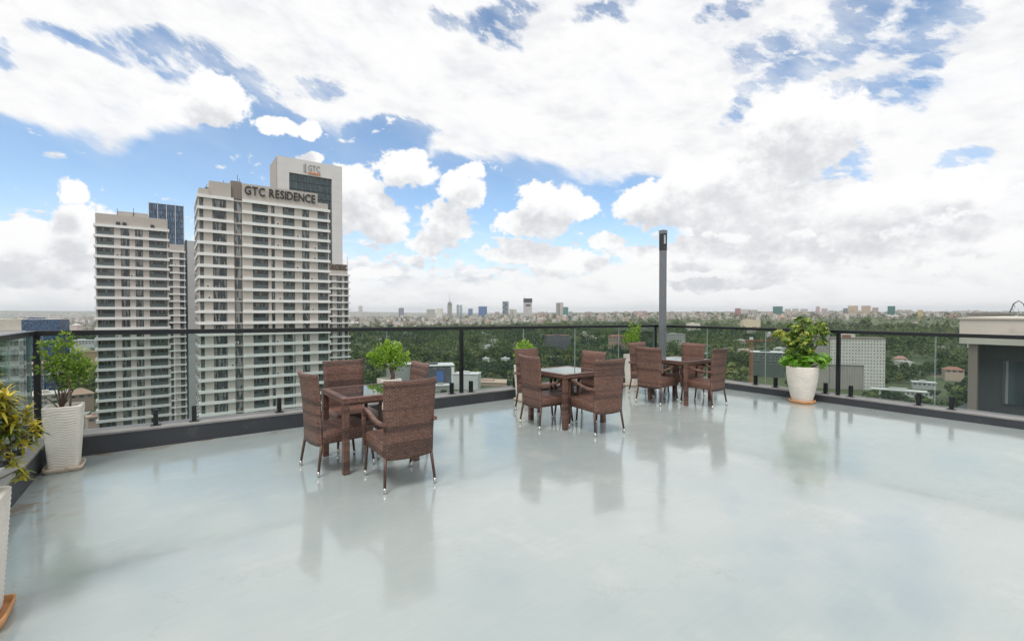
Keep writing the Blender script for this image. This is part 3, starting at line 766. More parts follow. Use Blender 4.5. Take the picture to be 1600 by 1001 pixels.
for c, k in ros:
    c = Vector(c); c.x = c.x * .66; c.y *= .75; c.z += .035; k *= .95; mid = Vector((c.x * .35, c.y * .35, .60 + (c.z - .6) * .6))
    b.tube([(0, 0, .58), mid, c], [.008, .005, .003], 5)
    yel = r.random()
    for j in range(int(44 * k)):
        a = j * 2.4 + r.random() * .4; el = r.uniform(-.25, 1.15)
        d = Vector((math.cos(a) * math.cos(el), math.sin(a) * math.cos(el), math.sin(el)))
        q = c + Vector((0, 0, -.07 + .10 * j / 44))
        lv.append((q, d, Vector((0, 0, 1)), r.uniform(.070, .105) * k, r.uniform(.011, .017), min(1, max(0, .2 + .8 * (el + .2) * yel + r.uniform(-.25, .45)))))
b.build('stems', M['bark'], p6); leaf_cloud('foliage', lv, M['leaf_croton'], p6, 'strap')

# ------------------------------------------------------------------ towers
M['tan'] = mat('tan_cladding', (.50, .46, .43), .7, var=.07, vscale=.25)
M['tan_dark'] = mat('tan_recess', (.24, .205, .18), .7, var=.1, vscale=.3)
M['band'] = mat('white_band', (.82, .82, .83), .6, var=.06, vscale=.2)
M['win'] = window_mat('window_glass', (.06, .085, .095), (.30, .31, .30), .66)
M['win_b'] = window_mat('window_glass_balcony', (.045, .055, .058), (.20, .21, .20))
M['frame'] = mat('window_frame', (.06, .062, .064), .5)
M['balus'] = mat('balustrade_glass', (.075, .10, .105), .12, spec=.7, var=.15, vscale=.3)
M['grey_panel'] = mat('grey_panel', (.50, .50, .52), .5, var=.05, vscale=.1)
M['white_panel'] = mat('white_panel', (.70, .68, .68), .5, var=.05, vscale=.1)
M['side_panel'] = mat('side_panel', (.42, .38, .36), .6, var=.06, vscale=.1)
M['office_glass'] = window_mat('office_glass', (.045, .085, .10), (.06, .12, .13), .8)
M['blue_glass'] = window_mat('blue_glass', (.055, .12, .24), (.12, .22, .34), .72)
M['letter'] = mat('sign_letter', (.035, .032, .03), .5)
M['letter_brown'] = mat('sign_letter_brown', (.10, .075, .06), .6)
M['orange'] = mat('sign_orange', (.58, .25, .13), .5); M['silver'] = mat('sign_silver', (.34, .33, .33), .4, metal=.3)

def win_mesh(w, h, kind):
    """origin at lower left of the opening, outward is -y"""
    b = MB()
    b.box(0, w, .04, .10, 0, h, 1)                              # glass
    n = max(1, round(w / 1.15)) if kind != 'slit' else 1
    for i in range(n + 1):
        x = w * i / n; x0 = min(max(x - .04, 0), w - .08); b.box(x0, x0 + .08, 0, .035, 0, h)
    b.box(0, w, -.002, .034, h - .09, h); b.box(0, w, -.002, .034, 0, .09)
    if kind == 'balcony':
        b.box(.02, w - .02, -.42, -.39, .0, h * .46, 2); b.box(.0, w, -.44, -.37, h * .46, h * .46 + .06)
    else: b.box(0, w, -.003, .033, h * .36, h * .36 + .07)
    return b.mesh('window', [M['frame'], M['win_b'] if kind == 'balcony' else M['win'], M['balus']])
def s_of(px, C):
    a = (px - 800) / F; return (a * C.y - C.x) / (D1.x - a * D1.y)
def band_tower(C, length, depth, ztop, nfl, sp, cols, label, bh=.80, over=.32, side=None, recess=None, ground=-74.5, roof=None, dropfl=0):
    """corner C, front along D1, back along D2; cols = [(s0, s1, kind)]"""
    root = empty('apartment_tower', (C.x, C.y, 0), R(ANG), label=label, cat='tower')
    RD = .55
    zb = ztop - nfl * sp
    b = MB(); b.box(.05, length - .05, RD, depth, ground, ztop - .02); b.build('core', M['tan_dark'], root)
    # piers between the windows
    edges = sorted([(c[0], c[1]) for c in cols] + ([(recess[0], recess[1])] if recess else []))
    s = 0.0; b = None
    for e0, e1 in edges + [(length, length)]:
        if e0 - s > .05:
            q = MB(); q.box(s, e0, 0, RD - .004, zb, ztop - .03); q.build('pier', M['tan'], root)
        s = e1
    q = MB(); q.box(0, length, 0, RD - .004, ground, zb - .01); q.build('base_wall', M['tan'], root)
    # windows, one object each
    meshes = {}
    for k in range(nfl):
        zf = ztop - (k + 1) * sp
        for (c0, c1, kd) in cols:
            key = (round(c1 - c0, 2), kd)
            if key not in meshes: meshes[key] = win_mesh(c1 - c0, sp - bh, kd)
            inst('window', meshes[key], root, loc=(c0, .38 if kd != 'balcony' else .45, zf + bh))
    # floor bands
    segs = [(-over, recess[0] - .0), (recess[1], length + over)] if recess else [(-over, length + over)]
    for k in range(nfl + 1):
        z1 = ztop - k * sp + (bh if True else 0) - 0; z0 = z1 - bh
        q = MB()
        for i, (a0, a1) in enumerate(segs):
            q.box(a0, a1, -over, -.003, z0, z1)
            if i == 0: q.box(-over, -.003, -.003, depth + over, z0, z1)
            if i == len(segs) - 1: q.box(length + .003, length + over, -.003, depth, z0, z1)
        q.build('floor_band', M['band'], root)
    if recess:
        for k in range(nfl):
            zf = ztop - k * sp
            q = MB(); q.box(recess[0] + .02, recess[1] - .02, RD - .25, RD - .01, zf, zf + .5); q.build('recess_slab', M['tan'], root)
            q = MB(); q.box(recess[0] + .25, recess[1] - .25, RD - .10, RD - .005, zf - sp + .55, zf - .05); q.build('recess_window', M['win'], root)
    # air conditioners left standing on some of the ledges, sun-bleached curtain boxes, pipes
    rq = random.Random(int(length * 100)); q = MB(); q.box(0, .85, -.30, -.02, 0, .55); q.box(.1, .6, -.305, -.301, .08, .47, 1); am = q.mesh('air_conditioner', [M['white_panel'], M['frame']])
    for k in range(nfl):
        for e0, e1 in zip([c[1] for c in cols], [c[0] for c in cols[1:]] + [length]):
            if e1 - e0 > 1.3 and rq.random() < .16: inst('air_conditioner', am, root, loc=(rq.uniform(e0 + .1, e1 - 1.0), 0, ztop - (k + 1) * sp + bh + .02))
    # windows down the left side
    if side:
        me = {}
        for k in range(nfl):
            zf = ztop - (k + 1) * sp
            for (c0, c1) in side:
                q = inst('side_window', meshes.setdefault(('s', c0), win_mesh(c1 - c0, sp - bh, 'balcony')), root, loc=(0.0, c1, zf + bh)); q.rotation_euler = (0, 0, R(-90))
        q = MB(); q.box(-.0, .045, RD, depth, zb, ztop - .03); q.build('side_wall', M['tan'], root)
    return root
def text_part(txt, s0, s1, z, hgt, y, material, root, depth=.25, name='letter'):
    """one mesh per letter, spread from s0 to s1"""
    glyphs = []; x = 0
    for ch in txt:
        if ch == ' ': x += .35; glyphs.append(None); continue
        cu = bpy.data.curves.new('g', 'FONT'); cu.body = ch; cu.size = 1; cu.extrude = .12; cu.resolution_u = 3; cu.offset = .012
        o = bpy.data.objects.new('g', cu); COL.objects.link(o)
        dg = bpy.context.evaluated_depsgraph_get(); me = bpy.data.meshes.new_from_object(o.evaluated_get(dg))
        bpy.data.objects.remove(o)
        xs = [v.co.x for v in me.vertices]; ys = [v.co.y for v in me.vertices]
        w = max(xs) - min(xs); glyphs.append((me, x - min(xs), min(ys), max(ys))); x += w + .10
    tot = x - .10; sc = (s1 - s0) / tot; hh = max(g[3] for g in glyphs if g) - 0
    for g in glyphs:
        if not g: continue
        me, dx, y0, y1 = g
        for v in me.vertices:
            c = v.co; v.co = Vector((s0 + (c.x + dx) * sc, y - (c.z + .12) / .24 * depth, z + c.y / hh * hgt))
        me.materials.clear(); me.materials.append(material); me.update()
        me.name = name; inst(name, me, root)

# T2: the big residence tower
C2 = Vector((-83.7, 126.0, 0)); L2 = 33.6
cols = [(s_of(313.2, C2), s_of(319.5, C2), 'balcony'), (s_of(333.7, C2), s_of(355.3, C2), 'full'), (s_of(395.7, C2), s_of(420, C2), 'balcony'), (s_of(424.9, C2), s_of(430.3, C2), 'slit'),
        (s_of(443, C2), s_of(461.3, C2), 'balcony'), (s_of(472.9, C2), s_of(484.2, C2), 'full'), (s_of(497.2, C2), s_of(512.8, C2), 'balcony')]
t2 = band_tower(C2, L2, 17, 32.4, 25, 3.1, cols, 'large beige apartment tower with white floor bands and GTC RESIDENCE sign on its roof', side=[(1.5, 4.5), (6.5, 9.5), (11.5, 14.5)],
                recess=(s_of(366.9, C2), s_of(379.8, C2)))
b = MB(); b.box(.1, s_of(329, C2), .05, 16.9, 33.28, 34.9); b.build('roof_parapet', M['tan'], t2)
b = MB(); b.box(s_of(329, C2), s_of(363, C2), .3, 12, 33.28, 37.2); b.build('plant_room', M['tan'], t2)
b = MB(); b.box(s_of(363.2, C2), s_of(380, C2), .9, 11, 33.28, 38.2); b.build('stair_head', M['tan_dark'], t2)
b = MB(); b.box(s_of(380.2, C2), s_of(497.5, C2), .06, 9, 33.28, 37.7); b.build('sign_wall', M['tan'], t2)
b = MB(); b.box(s_of(497.7, C2), s_of(513.6, C2), .05, 9, 33.28, 35.0); b.build('roof_parapet', M['tan'], t2)
b = MB()
for s_, h_ in ((2.0, 1.6), (2.6, 1.0), (6.0, 1.1), (9.4, 3.2), (9.9, 2.2)): b.tube([(s_, 2.5, 34.9 if s_ < 3 else 37.2), (s_, 2.5, (34.9 if s_ < 3 else 37.2) + h_)], .07, 5)
b.box(1.6, 2.9, 2, 3, 34.9, 35.6); b.build('roof_aerials', M['frame'], t2)
text_part('GTC RESIDENCE', s_of(384, C2), s_of(493.5, C2), 34.75, 2.35, .03, M['letter'], t2)
# T1: left tower
C1 = Vector((-124.3, 140.6, 0)); L1 = 17.6
cols = [(s_of(152.6, C1), s_of(179.8, C1), 'balcony'), (s_of(190.3, C1), s_of(203.8, C1), 'full'), (s_of(212.8, C1), s_of(224.8, C1), 'full'), (s_of(234.3, C1), s_of(262.0, C1), 'balcony')]
t1 = band_tower(C1, L1, 17, 27.3, 25, 3.1, cols, 'smaller beige apartment tower with white floor bands at the far left, no sign', over=.35)
b = MB(); b.box(.1, L1 - .1, .1, 16.8, 28.17, 31.3); b.build('roof_parapet', M['tan'], t1)
b = MB(); b.box(s_of(185, C1), s_of(233, C1), 1.0, 10, 31.32, 32.6); b.build('plant_room', M['tan'], t1)
b = MB()
for s_ in (4.9, 6.4, 13.2): b.box(s_, s_ + .9, -.25, .05, 28.2, 29.1)
b.tube([(5.2, 0, 31.3), (5.2, 0, 33.2)], .07, 5); b.tube([(9.0, .9, 31.3), (9.0, .9, 34.0)], .07, 5); b.build('air_conditioners', M['frame'], t1)
# T1b: tower behind, between the two
Cb = brg(262, 199) - D1 * 9
cols = [(s_of(263.5, Cb), s_of(271, Cb), 'balcony'), (s_of(281.5, Cb), s_of(288.3, Cb), 'balcony'), (1.0, 4.0, 'balcony')]
tbb = band_tower(Cb, s_of(289.6, Cb), 14, 27.2, 25, 3.02, cols, 'narrow beige tower with white bands seen between the two larger apartment towers', over=.3, bh=.6)
b = MB(); b.box(.1, s_of(289.3, Cb), .1, 13, 27.82, 30.6); b.build('roof_parapet', M['tan'], tbb)
# grey slab tower
Cg = brg(290.4, 236)
g = empty('slab_tower', (Cg.x, Cg.y, 0), R(ANG), label='plain grey windowless slab tower squeezed behind the gap left of the residence tower', cat='tower')
b = MB(); b.box(.9, 18, 0, 16, -74, 37.6); b.build('wall', M['grey_panel'], g)
b = MB(); b.box(0, .85, .3, 15, -74, 37.9); b.build('window_strip', M['office_glass'], g)
for k in range(20):
    b = MB(); b.box(.9, 18, -.02, -.004, 36.9 - k * 5.6, 37.0 - k * 5.6); b.build('panel_joint', M['side_panel'], g)
# blue glass tower
Cq = brg(234.5, 330)
q_ = empty('glass_tower', (Cq.x, Cq.y, 0), R(ANG), label='blue glass tower with thin white vertical fins rising behind the left apartment tower', cat='tower')
Wt = s_of(289, Cq); b = MB(); b.box(0.1, Wt - .1, .4, 20, -74, 78.4); b.build('core', M['frame'], q_)
bay = Wt / 4; gm = MB(); gm.box(.15, bay - .15, 0, .2, .12, 3.85)
for i in range(1, 3): gm.box(i * bay / 3 - .05, i * bay / 3 + .05, -.05, -.003, .12, 3.85, 1)
gm = gm.mesh('glass_panel', [M['blue_glass'], M['frame']])
for k in range(28):
    for i in range(4): inst('glass_panel', gm, q_, loc=(i * bay, .15, 78 - (k + 1) * 4.0))
for i in range(5):
    b = MB(); b.box(i * bay - .18, i * bay + .18, -.6, .1, -74, 79.6); b.build('fin', M['white_panel'], q_)
# GTC office tower
Co = brg(435.2, 220)
o_ = empty('office_tower', (Co.x, Co.y, 0), R(ANG), label='white framed office tower with dark glass and GTC logo, tallest, behind the residence tower', cat='tower')
Wo = s_of(535.8, Co); g0 = s_of(453.6, Co); g1 = s_of(519.8, Co); ZT = 74.6; ZG = 67.6
b = MB(); b.box(0, g0, 0, 17.6, -74, ZT); b.box(g1, Wo, 0, 17.6, -74, ZT); b.box(g0, g1, 0, 17.6, ZG, ZT); b.build('frame', M['white_panel'], o_)
b = MB(); b.box(-.35, -.003, .4, 17.4, -74, ZT - .5); b.build('side_wall', M['side_panel'], o_)
b = MB(); b.box(g0 + .003, g1 - .003, 1.0, 17, -74, ZG - .01); b.build('core', M['frame'], o_)
n = 5; bw_ = (g1 - g0) / n; gm = MB(); gm.box(.06, bw_ - .06, 0, .1, .1, 3.5)
for i in (1, 2): gm.box(i * bw_ / 3 - .04, i * bw_ / 3 + .04, -.06, -.003, .1, 3.5, 1)
gm = gm.mesh('glass_panel', [M['office_glass'], M['frame']])
for k in range(22):
    for i in range(n): inst('glass_panel', gm, o_, loc=(g0 + i * bw_, .75, ZG - (k + 1) * 3.65))
for i in range(24):
    b = MB(); b.box(.0, g0 - .05, -.012, -.003, ZT - 3.6 * i - .06, ZT - 3.6 * i); b.box(g1 + .05, Wo, -.012, -.003, ZT - 3.6 * i - .06, ZT - 3.6 * i); b.build('panel_joint', M['grey_panel'], o_)
text_part('GTC', s_of(483, Co), s_of(501.5, Co), 69.9, 2.9, -.02, M['silver'], o_, .2)
b = MB(); b.box(s_of(483, Co), s_of(501.8, Co), -.3, -.02, 68.3, 69.3); b.build('sign_bar', M['orange'], o_)
b = MB(); s0 = s_of(476, Co); b.box(s0, s0 + .35, -.25, -.02, 69.6, 72.6); b.box(s0 + .7, s0 + 1.05, -.25, -.02, 69.6, 73.2); b.box(s0 - .1, s0 + 1.4, -.25, -.02, 68.9, 69.3); b.build('logo_mark', M['silver'], o_)
# T4: tower with letters on its roof
C4 = brg(513, 200)
cols = [(s_of(526.5, C4), s_of(534.5, C4), 'full'), (s_of(538.2, C4), s_of(543.6, C4), 'balcony'), (s_of(514, C4), s_of(519.5, C4), 'balcony')]
t4 = band_tower(C4, s_of(545, C4), 12, 17.4, 22, 2.95, cols, 'beige apartment tower with brown rooftop letters, half hidden right of the residence tower', over=.6, bh=.6)
b = MB(); b.box(.3, s_of(545, C4) - .3, .3, 10, 18.02, 19.6); b.build('roof_parapet', M['tan'], t4)
b = MB(); b.box(.6, s_of(543.8, C4), 1.4, 9, 19.62, 22.4); b.build('plant_room', M['tan_dark'], t4)
text_part('PACIFIC', s_of(513, C4), s_of(543.6, C4), 19.8, 2.5, .6, M['letter_brown'], t4, .2)
b = MB(); b.tube([(s_of(544.2, C4), .8, 19.6), (s_of(544.2, C4), .8, 26)], [.12, .05], 5); b.build('mast', M['frame'], t4)

# ------------------------------------------------------------------ neighbouring roof block at the right
M['dark_render'] = mat('dark_render', (.052, .060, .066), .6, var=.12, vscale=.4)
M['cream'] = mat('cream_render', (.60, .56, .50), .75, var=.10, vscale=.5, dirt=(.38, .33, .27, .4))
ub, vb = 31.2, 5.68
nb = empty('roof_block', (0, 0, 0), R(ANG), label='dark rendered roof storey with thick cream fascia beyond the right railing', cat='building')
b = MB(); b.box(ub, ub + 12, vb - 26, vb, .06, 1.25); b.build('fascia', M['cream'], nb)
b = MB(); b.box(ub - .06, ub + 12, vb - 26, vb + .06, 1.252, 1.33); b.build('roof_edge', M['cream'], nb)
b = MB(); b.box(ub + .9, ub + 11, vb - 25, vb - .55, -3.2, .055); b.build('wall', M['dark_render'], nb)
b = MB(); b.box(ub + .15, ub + .45, vb - .62, vb - .30, -3.2, .055); b.build('column', M['tan_dark'], nb)
for i in range(3):
    y1 = vb - 1.40 - i * 4.5
    w_ = MB(); w_.box(ub + .82, ub + .86, y1 - 2.6, y1, -2.75, -.72, 1)
    for k in range(4): w_.box(ub + .78, ub + .82, y1 - 2.6 + k * .84, y1 - 2.54 + k * .84, -2.75, -.72)
    w_.box(ub + .779, ub + .82, y1 - 2.6, y1, -.72, -.66); w_.build('window', [M['frame'], M['win']], nb)
b = MB(); b.box(ub - 6.5, ub + 14, vb - 27, vb + .2, -3.6, -3.21); b.build('terrace_slab', M['dark_render'], nb)
b = MB(); b.box(ub - 5, ub + 12, vb - 26, vb - .2, -74, -3.61); b.build('body', M['render'], nb)
b = MB(); b.box(ub - 6.5, ub - 6.3, vb - 27, vb + .2, -3.2, -2.95); b.build('kerb', M['steel'], nb)
# signboard, rooftop dish
M['purple'] = mat('purple_print', (.16, .10, .42), .5); M['white'] = mat('white_paint', (.78, .77, .76), .5)
sg = empty('signboard', T(ub + 1.5, vb - 2.35, 1.33), R(ANG), label='small white and purple signboard standing on the cream roof edge at the right', cat='sign')
b = MB(); b.box(-.03, .03, -1.2, 0, .05, .42); b.build('board', M['white'], sg)
b = MB(); b.box(-.04, -.031, -1.2, -.12, .10, .36); b.build('purple_print', M['purple'], sg)
b = MB(); b.box(-.02, .02, -.15, -.10, 0, .05); b.box(-.02, .02, -1.1, -1.05, 0, .05); b.build('feet', M['frame'], sg)

# ------------------------------------------------------------------ city buildings
FM = {}
def fac(wall, win, w=3.4, h=3.2):
    k = (wall, win, w, h)
    if k not in FM: FM[k] = far_facade('far_facade', wall, win, w, h)
    return FM[k]
def roofmat(c):
    k = ('roof', c)
    if k not in FM: FM[k] = mat('roof_sheet', c, .7, var=.12, vscale=.15)
    return FM[k]
PALE = (.52, .50, .47); DK = (.10, .11, .12)
def city_block(px0, px1, ytop, d, wall, win, label, name='office_block', turn=12, depth=None, extra=None, w=3.4, h=3.2, cat='building'):
    """a tower on the sky line; d metres out, its top at elevation ytop"""
    c = brg((px0 + px1) / 2, d); W = (px1 - px0) / F * d / math.sqrt(1 + ((px0 - 800) / F) ** 2) * .93; dp = depth or W * .8
    zt = EYE + (488 - ytop) / F * d; g0 = terrain(c.x, c.y) - 2
    root = empty(name, (c.x, c.y, g0), R(turn) - math.atan2(c.x, c.y), label=label, cat=cat); H = zt - g0
    b = MB(); b.box(-W/2, W/2, 0, dp, 0, H * .985); b.build('wall', fac(wall, win, w, h), root)
    b = MB(); b.box(-W/2 - .3, W/2 + .3, -.3, dp + .3, H * .985 + .01, H); b.build('roof', roofmat(tuple(v * .8 for v in wall)), root)
    if extra: extra(root, W, dp, H)
    return root
def mast(hm):
    def f(root, W, dp, H): MB().tube([(0, dp/2, H), (0, dp/2, H + hm)], [1.5, .5], 5).build('mast', M['side_panel'], root)
    return f
def x_cone(root, W, dp, H):
    b = MB(); b.loft([rsq(W * .5, 4, 3, H), rsq(W * .3, 4, 3, H + 20), rsq(.8, 4, 3, H + 26)]); q = b.build('spire_base', M['side_panel'], root); q.location = (0, dp / 2, 0)
    MB().tube([(0, dp/2, H + 24), (0, dp/2, H + 92)], [2.2, 1.0], 5).build('spire', M['side_panel'], root)
def x_crown(root, W, dp, H):
    b = MB(); 
    for s in (-1, 1): b.box(s * W * .42 - 2, s * W * .42 + 2, 0, 5, H, H + 9)
    b.box(-W * .2, W * .2, 0, 5, H, H + 5); b.build('crown', M['side_panel'], root)
def x_twist(root, W, dp, H):
    b = MB()
    for k in range(6):
        z = H * (.16 + .14 * k); s = 1 if k % 2 else -1
        b.box(-W*.5, W*.5, -2.2, -.4, z, z + H * .035, mat=Matrix.Translation((0, 0, z)) @ Matrix.Rotation(s * .5, 4, 'Y') @ Matrix.Translation((0, 0, -z)))
    b.build('facade_braces', M['dark_steel'], root)
def x_britam(root, W, dp, H):
    b = MB(); b.box(-W*.52, W*.52, -1.5, dp + 1, H * .80, H * 1.0, 0); b.box(-W*.30, W*.30, -1.6, 0, H*.62, H*.70); b.build('glazed_crown', M['dark_steel'], root)
    MB().tube([(-W*.45, 0, H), (-W*.62, 0, H + 26)], [1.2, .5], 5).build('mast', M['side_panel'], root)
Bk = [
 (560, 566.5, 478, 4600, (.62,.60,.60), (.40,.38,.38), 'slim white round-topped tower with reddish foot at the left end of the skyline', mast(28)),
 (622.5, 630.5, 481, 4300, (.25,.28,.36), (.13,.15,.20), 'narrow blue grey skyline tower with short mast', mast(30)),
 (666.5, 680.5, 483, 3300, (.46,.45,.42), (.38,.37,.35), 'wide plain grey block on the skyline beside a white one', None),
 (681, 691, 482, 3300, (.72,.70,.66), (.52,.48,.44), 'bright white ribbed block on the skyline right of the grey one', None),
 (699, 706.5, 474.5, 4000, (.33,.33,.29), (.20,.20,.18), 'tapering stone coloured skyline tower with a tall spire', x_cone),
 (713.3, 717.2, 476, 4000, (.36,.42,.44), (.18,.24,.27), 'dark half of a narrow twin skyline tower right of the spire', None),
 (717.8, 721.8, 476.3, 4050, (.42,.48,.50), (.22,.29,.32), 'pale half of a narrow twin skyline tower right of the spire', None),
 (731.3, 739, 482, 3900, (.20,.27,.40), (.10,.16,.28), 'small blue office block on the skyline between the twin tower and the big blue block', None),
 (747, 759.5, 478.5, 3600, (.09,.17,.36), (.06,.12,.28), 'broad deep blue glass office block on the skyline', None),
 (773, 780, 487, 3500, (.42,.38,.37), (.25,.22,.22), 'low brownish block on the skyline left of the dark braced tower', None),
 (784.7, 793.7, 470.5, 3700, (.28,.35,.40), (.12,.16,.19), 'dark skyline tower with zigzag braces on its facade', x_twist),
 (795.8, 801, 483, 3300, (.46,.42,.36), (.28,.26,.24), 'tan half of a paired slab block right of the braced tower', None),
 (801.5, 807.5, 483.3, 3320, (.64,.62,.56), (.44,.40,.36), 'cream half of a paired slab block right of the braced tower', None),
 (818.8, 831.8, 466, 3400, (.60,.58,.58), (.42,.40,.42), 'tall pale skyline tower with dark glazed crown and leaning mast', x_britam),
 (840, 855, 488, 3200, (.50,.42,.38), (.32,.27,.25), 'low reddish building with horned crown on the skyline', x_crown),
 (868.7, 874, 473, 3000, (.30,.29,.28), (.20,.20,.20), 'dark brown half of a striped tower on the skyline right of the horned roof', None),
 (874.2, 880.4, 472.5, 3000, (.56,.53,.52), (.28,.25,.25), 'white and brown half of a striped tower on the skyline right of the horned roof', None),
 (880.6, 888.2, 479.5, 2900, (.10,.24,.22), (.07,.16,.15), 'teal netted block adjoining the striped tower', None),
 (888.4, 894.5, 486.5, 2900, (.38,.38,.41), (.24,.25,.28), 'low grey block at the right foot of the teal one', None),
 (915, 925, 487, 3100, (.44,.36,.34), (.24,.20,.20), 'small brown block standing alone above the trees left of the beige one', None),
 (940.5, 947, 490, 3000, (.40,.34,.33), (.22,.20,.20), 'tiny brown block above the trees between two larger ones', None),
 (956, 966, 487.5, 3100, (.58,.50,.40), (.38,.33,.28), 'beige block above the trees left of the pink striped flats', None),
 (990, 996.5, 486, 2800, (.50,.36,.36), (.30,.22,.22), 'first of three pink striped blocks of flats left of the lamp post', None),
 (997, 1003.5, 485.5, 2800, (.60,.50,.46), (.40,.30,.28), 'middle of three pink striped blocks of flats left of the lamp post', None),
 (1004, 1010, 485.6, 2800, (.50,.36,.36), (.32,.24,.24), 'last of three pink striped blocks of flats left of the lamp post', None),
 (1148, 1156.5, 481.5, 2900, (.36,.18,.18), (.24,.13,.13), 'dark red block on the ridge right of the lamp post', None),
 (1157, 1170, 483.2, 2950, (.58,.55,.50), (.38,.36,.34), 'long white block on the ridge beside the dark red one', None),
 (1171, 1184.5, 483.8, 2950, (.54,.51,.47), (.30,.28,.28), 'second white block on the ridge, further from the dark red one', None),
 (1206.8, 1221.8, 478.5, 2700, (.08,.20,.18), (.06,.15,.14), 'square dark green netted block on the ridge left of the umbrella plant', None),
 (1226, 1236, 482.5, 2800, (.56,.53,.51), (.34,.32,.33), 'white flats on the ridge right beside the green netted block', None),
 (1238, 1248, 482, 2820, (.60,.57,.55), (.38,.36,.36), 'white flats on the ridge above the top of the umbrella plant', None),
 (1250, 1262, 482.6, 2850, (.52,.50,.52), (.32,.31,.34), 'bluish white flats on the ridge right of the umbrella plant', None),
 (1274.5, 1281, 478.8, 2900, (.54,.42,.42), (.36,.29,.29), 'slim pink block on the ridge', mast(12)),
 (1283, 1292, 482, 2900, (.52,.43,.42), (.34,.28,.28), 'broad pinkish block just right of the slim pink one', None),
 (1294, 1302, 485, 2850, (.56,.52,.54), (.36,.34,.38), 'low lilac white block right of the pinkish ones', None),
 (1317, 1324, 481.5, 2600, (.22,.24,.27), (.13,.15,.17), 'dark grey block left of the cream flats', None),
 (1325, 1341, 477.5, 2600, (.56,.47,.35), (.38,.31,.24), 'broad cream block of flats on the right ridge', None),
 (1345, 1360.5, 477.5, 2550, (.50,.40,.30), (.33,.26,.21), 'broad tan block of flats right of the cream one', None),
 (1362.5, 1372, 480.3, 2600, (.47,.39,.39), (.30,.26,.27), 'pinkish grey block at the right of the tan one', None),
 (1386.5, 1399, 478, 2400, (.07,.20,.18), (.05,.14,.14), 'teal netted block standing alone on the right ridge', None),
 (1401, 1411, 483.5, 2500, (.55,.53,.50), (.36,.34,.34), 'white flats just right of the lone teal block', None),
 (1413, 1424, 484, 2500, (.50,.46,.45), (.32,.30,.31), 'greyish flats second to the right of the lone teal block', None),
 (1434, 1442, 484, 2000, (.58,.46,.22), (.34,.26,.16), 'small mustard yellow block on the right ridge', None),
 (1445, 1453, 486, 2400, (.52,.47,.44), (.3,.28,.28), 'pale block right of the mustard yellow one', None),
]
for i, (a, b_, yt, d, wl, wn, lab, ex) in enumerate(Bk):
    city_block(a, b_, yt, d, wl, wn, lab, extra=ex, turn=rnd.uniform(-14, 14))

# small far houses: several alike meshes, each house its own object
def house_mesh(w, d, h, roof, wall, flat):
    b = MB(); b.box(-w/2, w/2, -d/2, d/2, -12, h, 0)
    if flat: b.box(-w/2 - .3, w/2 + .3, -d/2 - .3, d/2 + .3, h + .01, h + .8, 1); b.box(-w/4, w/8, -d/4, d/4, h + .8, h + 2.8, 0)
    else:
        e = .8; V = [(-w/2-e, -d/2-e, h+.02), (w/2+e, -d/2-e, h+.02), (w/2+e, d/2+e, h+.02), (-w/2-e, d/2+e, h+.02), (-w/2+d*.4, 0, h+d*.28), (w/2-d*.4, 0, h+d*.28)]
        b.add(V, [(0,1,5,4), (1,2,5), (2,3,4,5), (3,0,4), (3,2,1,0)], 1)
    for i in range(max(2, int(w / 4))):
        for k in range(max(1, int(h / 3.2))):
            x = -w/2 + (i + .5) * w / max(2, int(w / 4)); z = k * 3.2 + 1
            b.box(x - .7, x + .7, -d/2 - .04, -d/2 - .004, z, z + 1.4, 2)
    return b.mesh('house', [wall, roof, M['frame']])
WL = [mat('wall_paint', c, .8, var=.05, vscale=.2) for c in ((.58,.55,.50), (.50,.44,.37), (.62,.60,.59), (.48,.38,.32), (.42,.40,.38), (.55,.46,.44))]
RF = [mat('roof_paint', c, .75, var=.12, vscale=.2) for c in ((.36,.15,.09), (.50,.49,.47), (.30,.20,.15), (.26,.28,.29), (.60,.59,.57), (.40,.22,.17))]
HM = []
hr = random.Random(5)
for i in range(14):
    hh_ = hr.choice([4, 7, 10, 13, 17]); HM.append(house_mesh(hr.uniform(14, 34), hr.uniform(10, 16), hh_, RF[i % 6], WL[(i * 5) % 6], i % 2 == 0))
    HM[-1]['look'] = ('low ' if hh_ < 8 else 'mid height ' if hh_ < 12 else 'taller ') + ['cream walled', 'tan walled', 'white walled', 'brownish walled', 'grey walled', 'pinkish walled'][(i * 5) % 6] + \
        (' flat roofed' if i % 2 == 0 else ' hipped roof') + [' house, red topped,', ' house, grey topped,', ' house, brown topped,', ' house, dark topped,', ' house, white topped,', ' house, rust topped,'][i % 6]
def houses(n, a0, a1, d0, d1, label, group, smin=.8, smax=1.3, hm=HM):
    for k in range(n):
        px = hr.uniform(a0, a1); d = d0 * (d1 / d0) ** hr.random(); c = brg(px, d); s = hr.uniform(smin, smax)
        h_ = hr.choice(hm)
        o = inst('house', h_, None, loc=(c.x, c.y, terrain(c.x, c.y)), rz=hr.uniform(0, 3.1), label=h_['look'] + ' ' + label, cat='house', group=group)
        o.scale = (s, s, s * hr.uniform(.8, 1.3))
houses(62, 40, 160, 1500, 5200, 'in the far town left of the towers', 'far town houses left of the towers', 1, 1.7)
houses(95, 545, 900, 2300, 3600, 'at the foot of the city skyline', 'low buildings at the foot of the skyline', 1, 1.8)
houses(24, 900, 1130, 2300, 3800, 'among far trees near the lamp post', 'far houses near the lamp post', .9, 1.5)
houses(85, 1140, 1500, 2100, 3200, 'on the far ridge at right', 'far ridge houses', .9, 1.6)

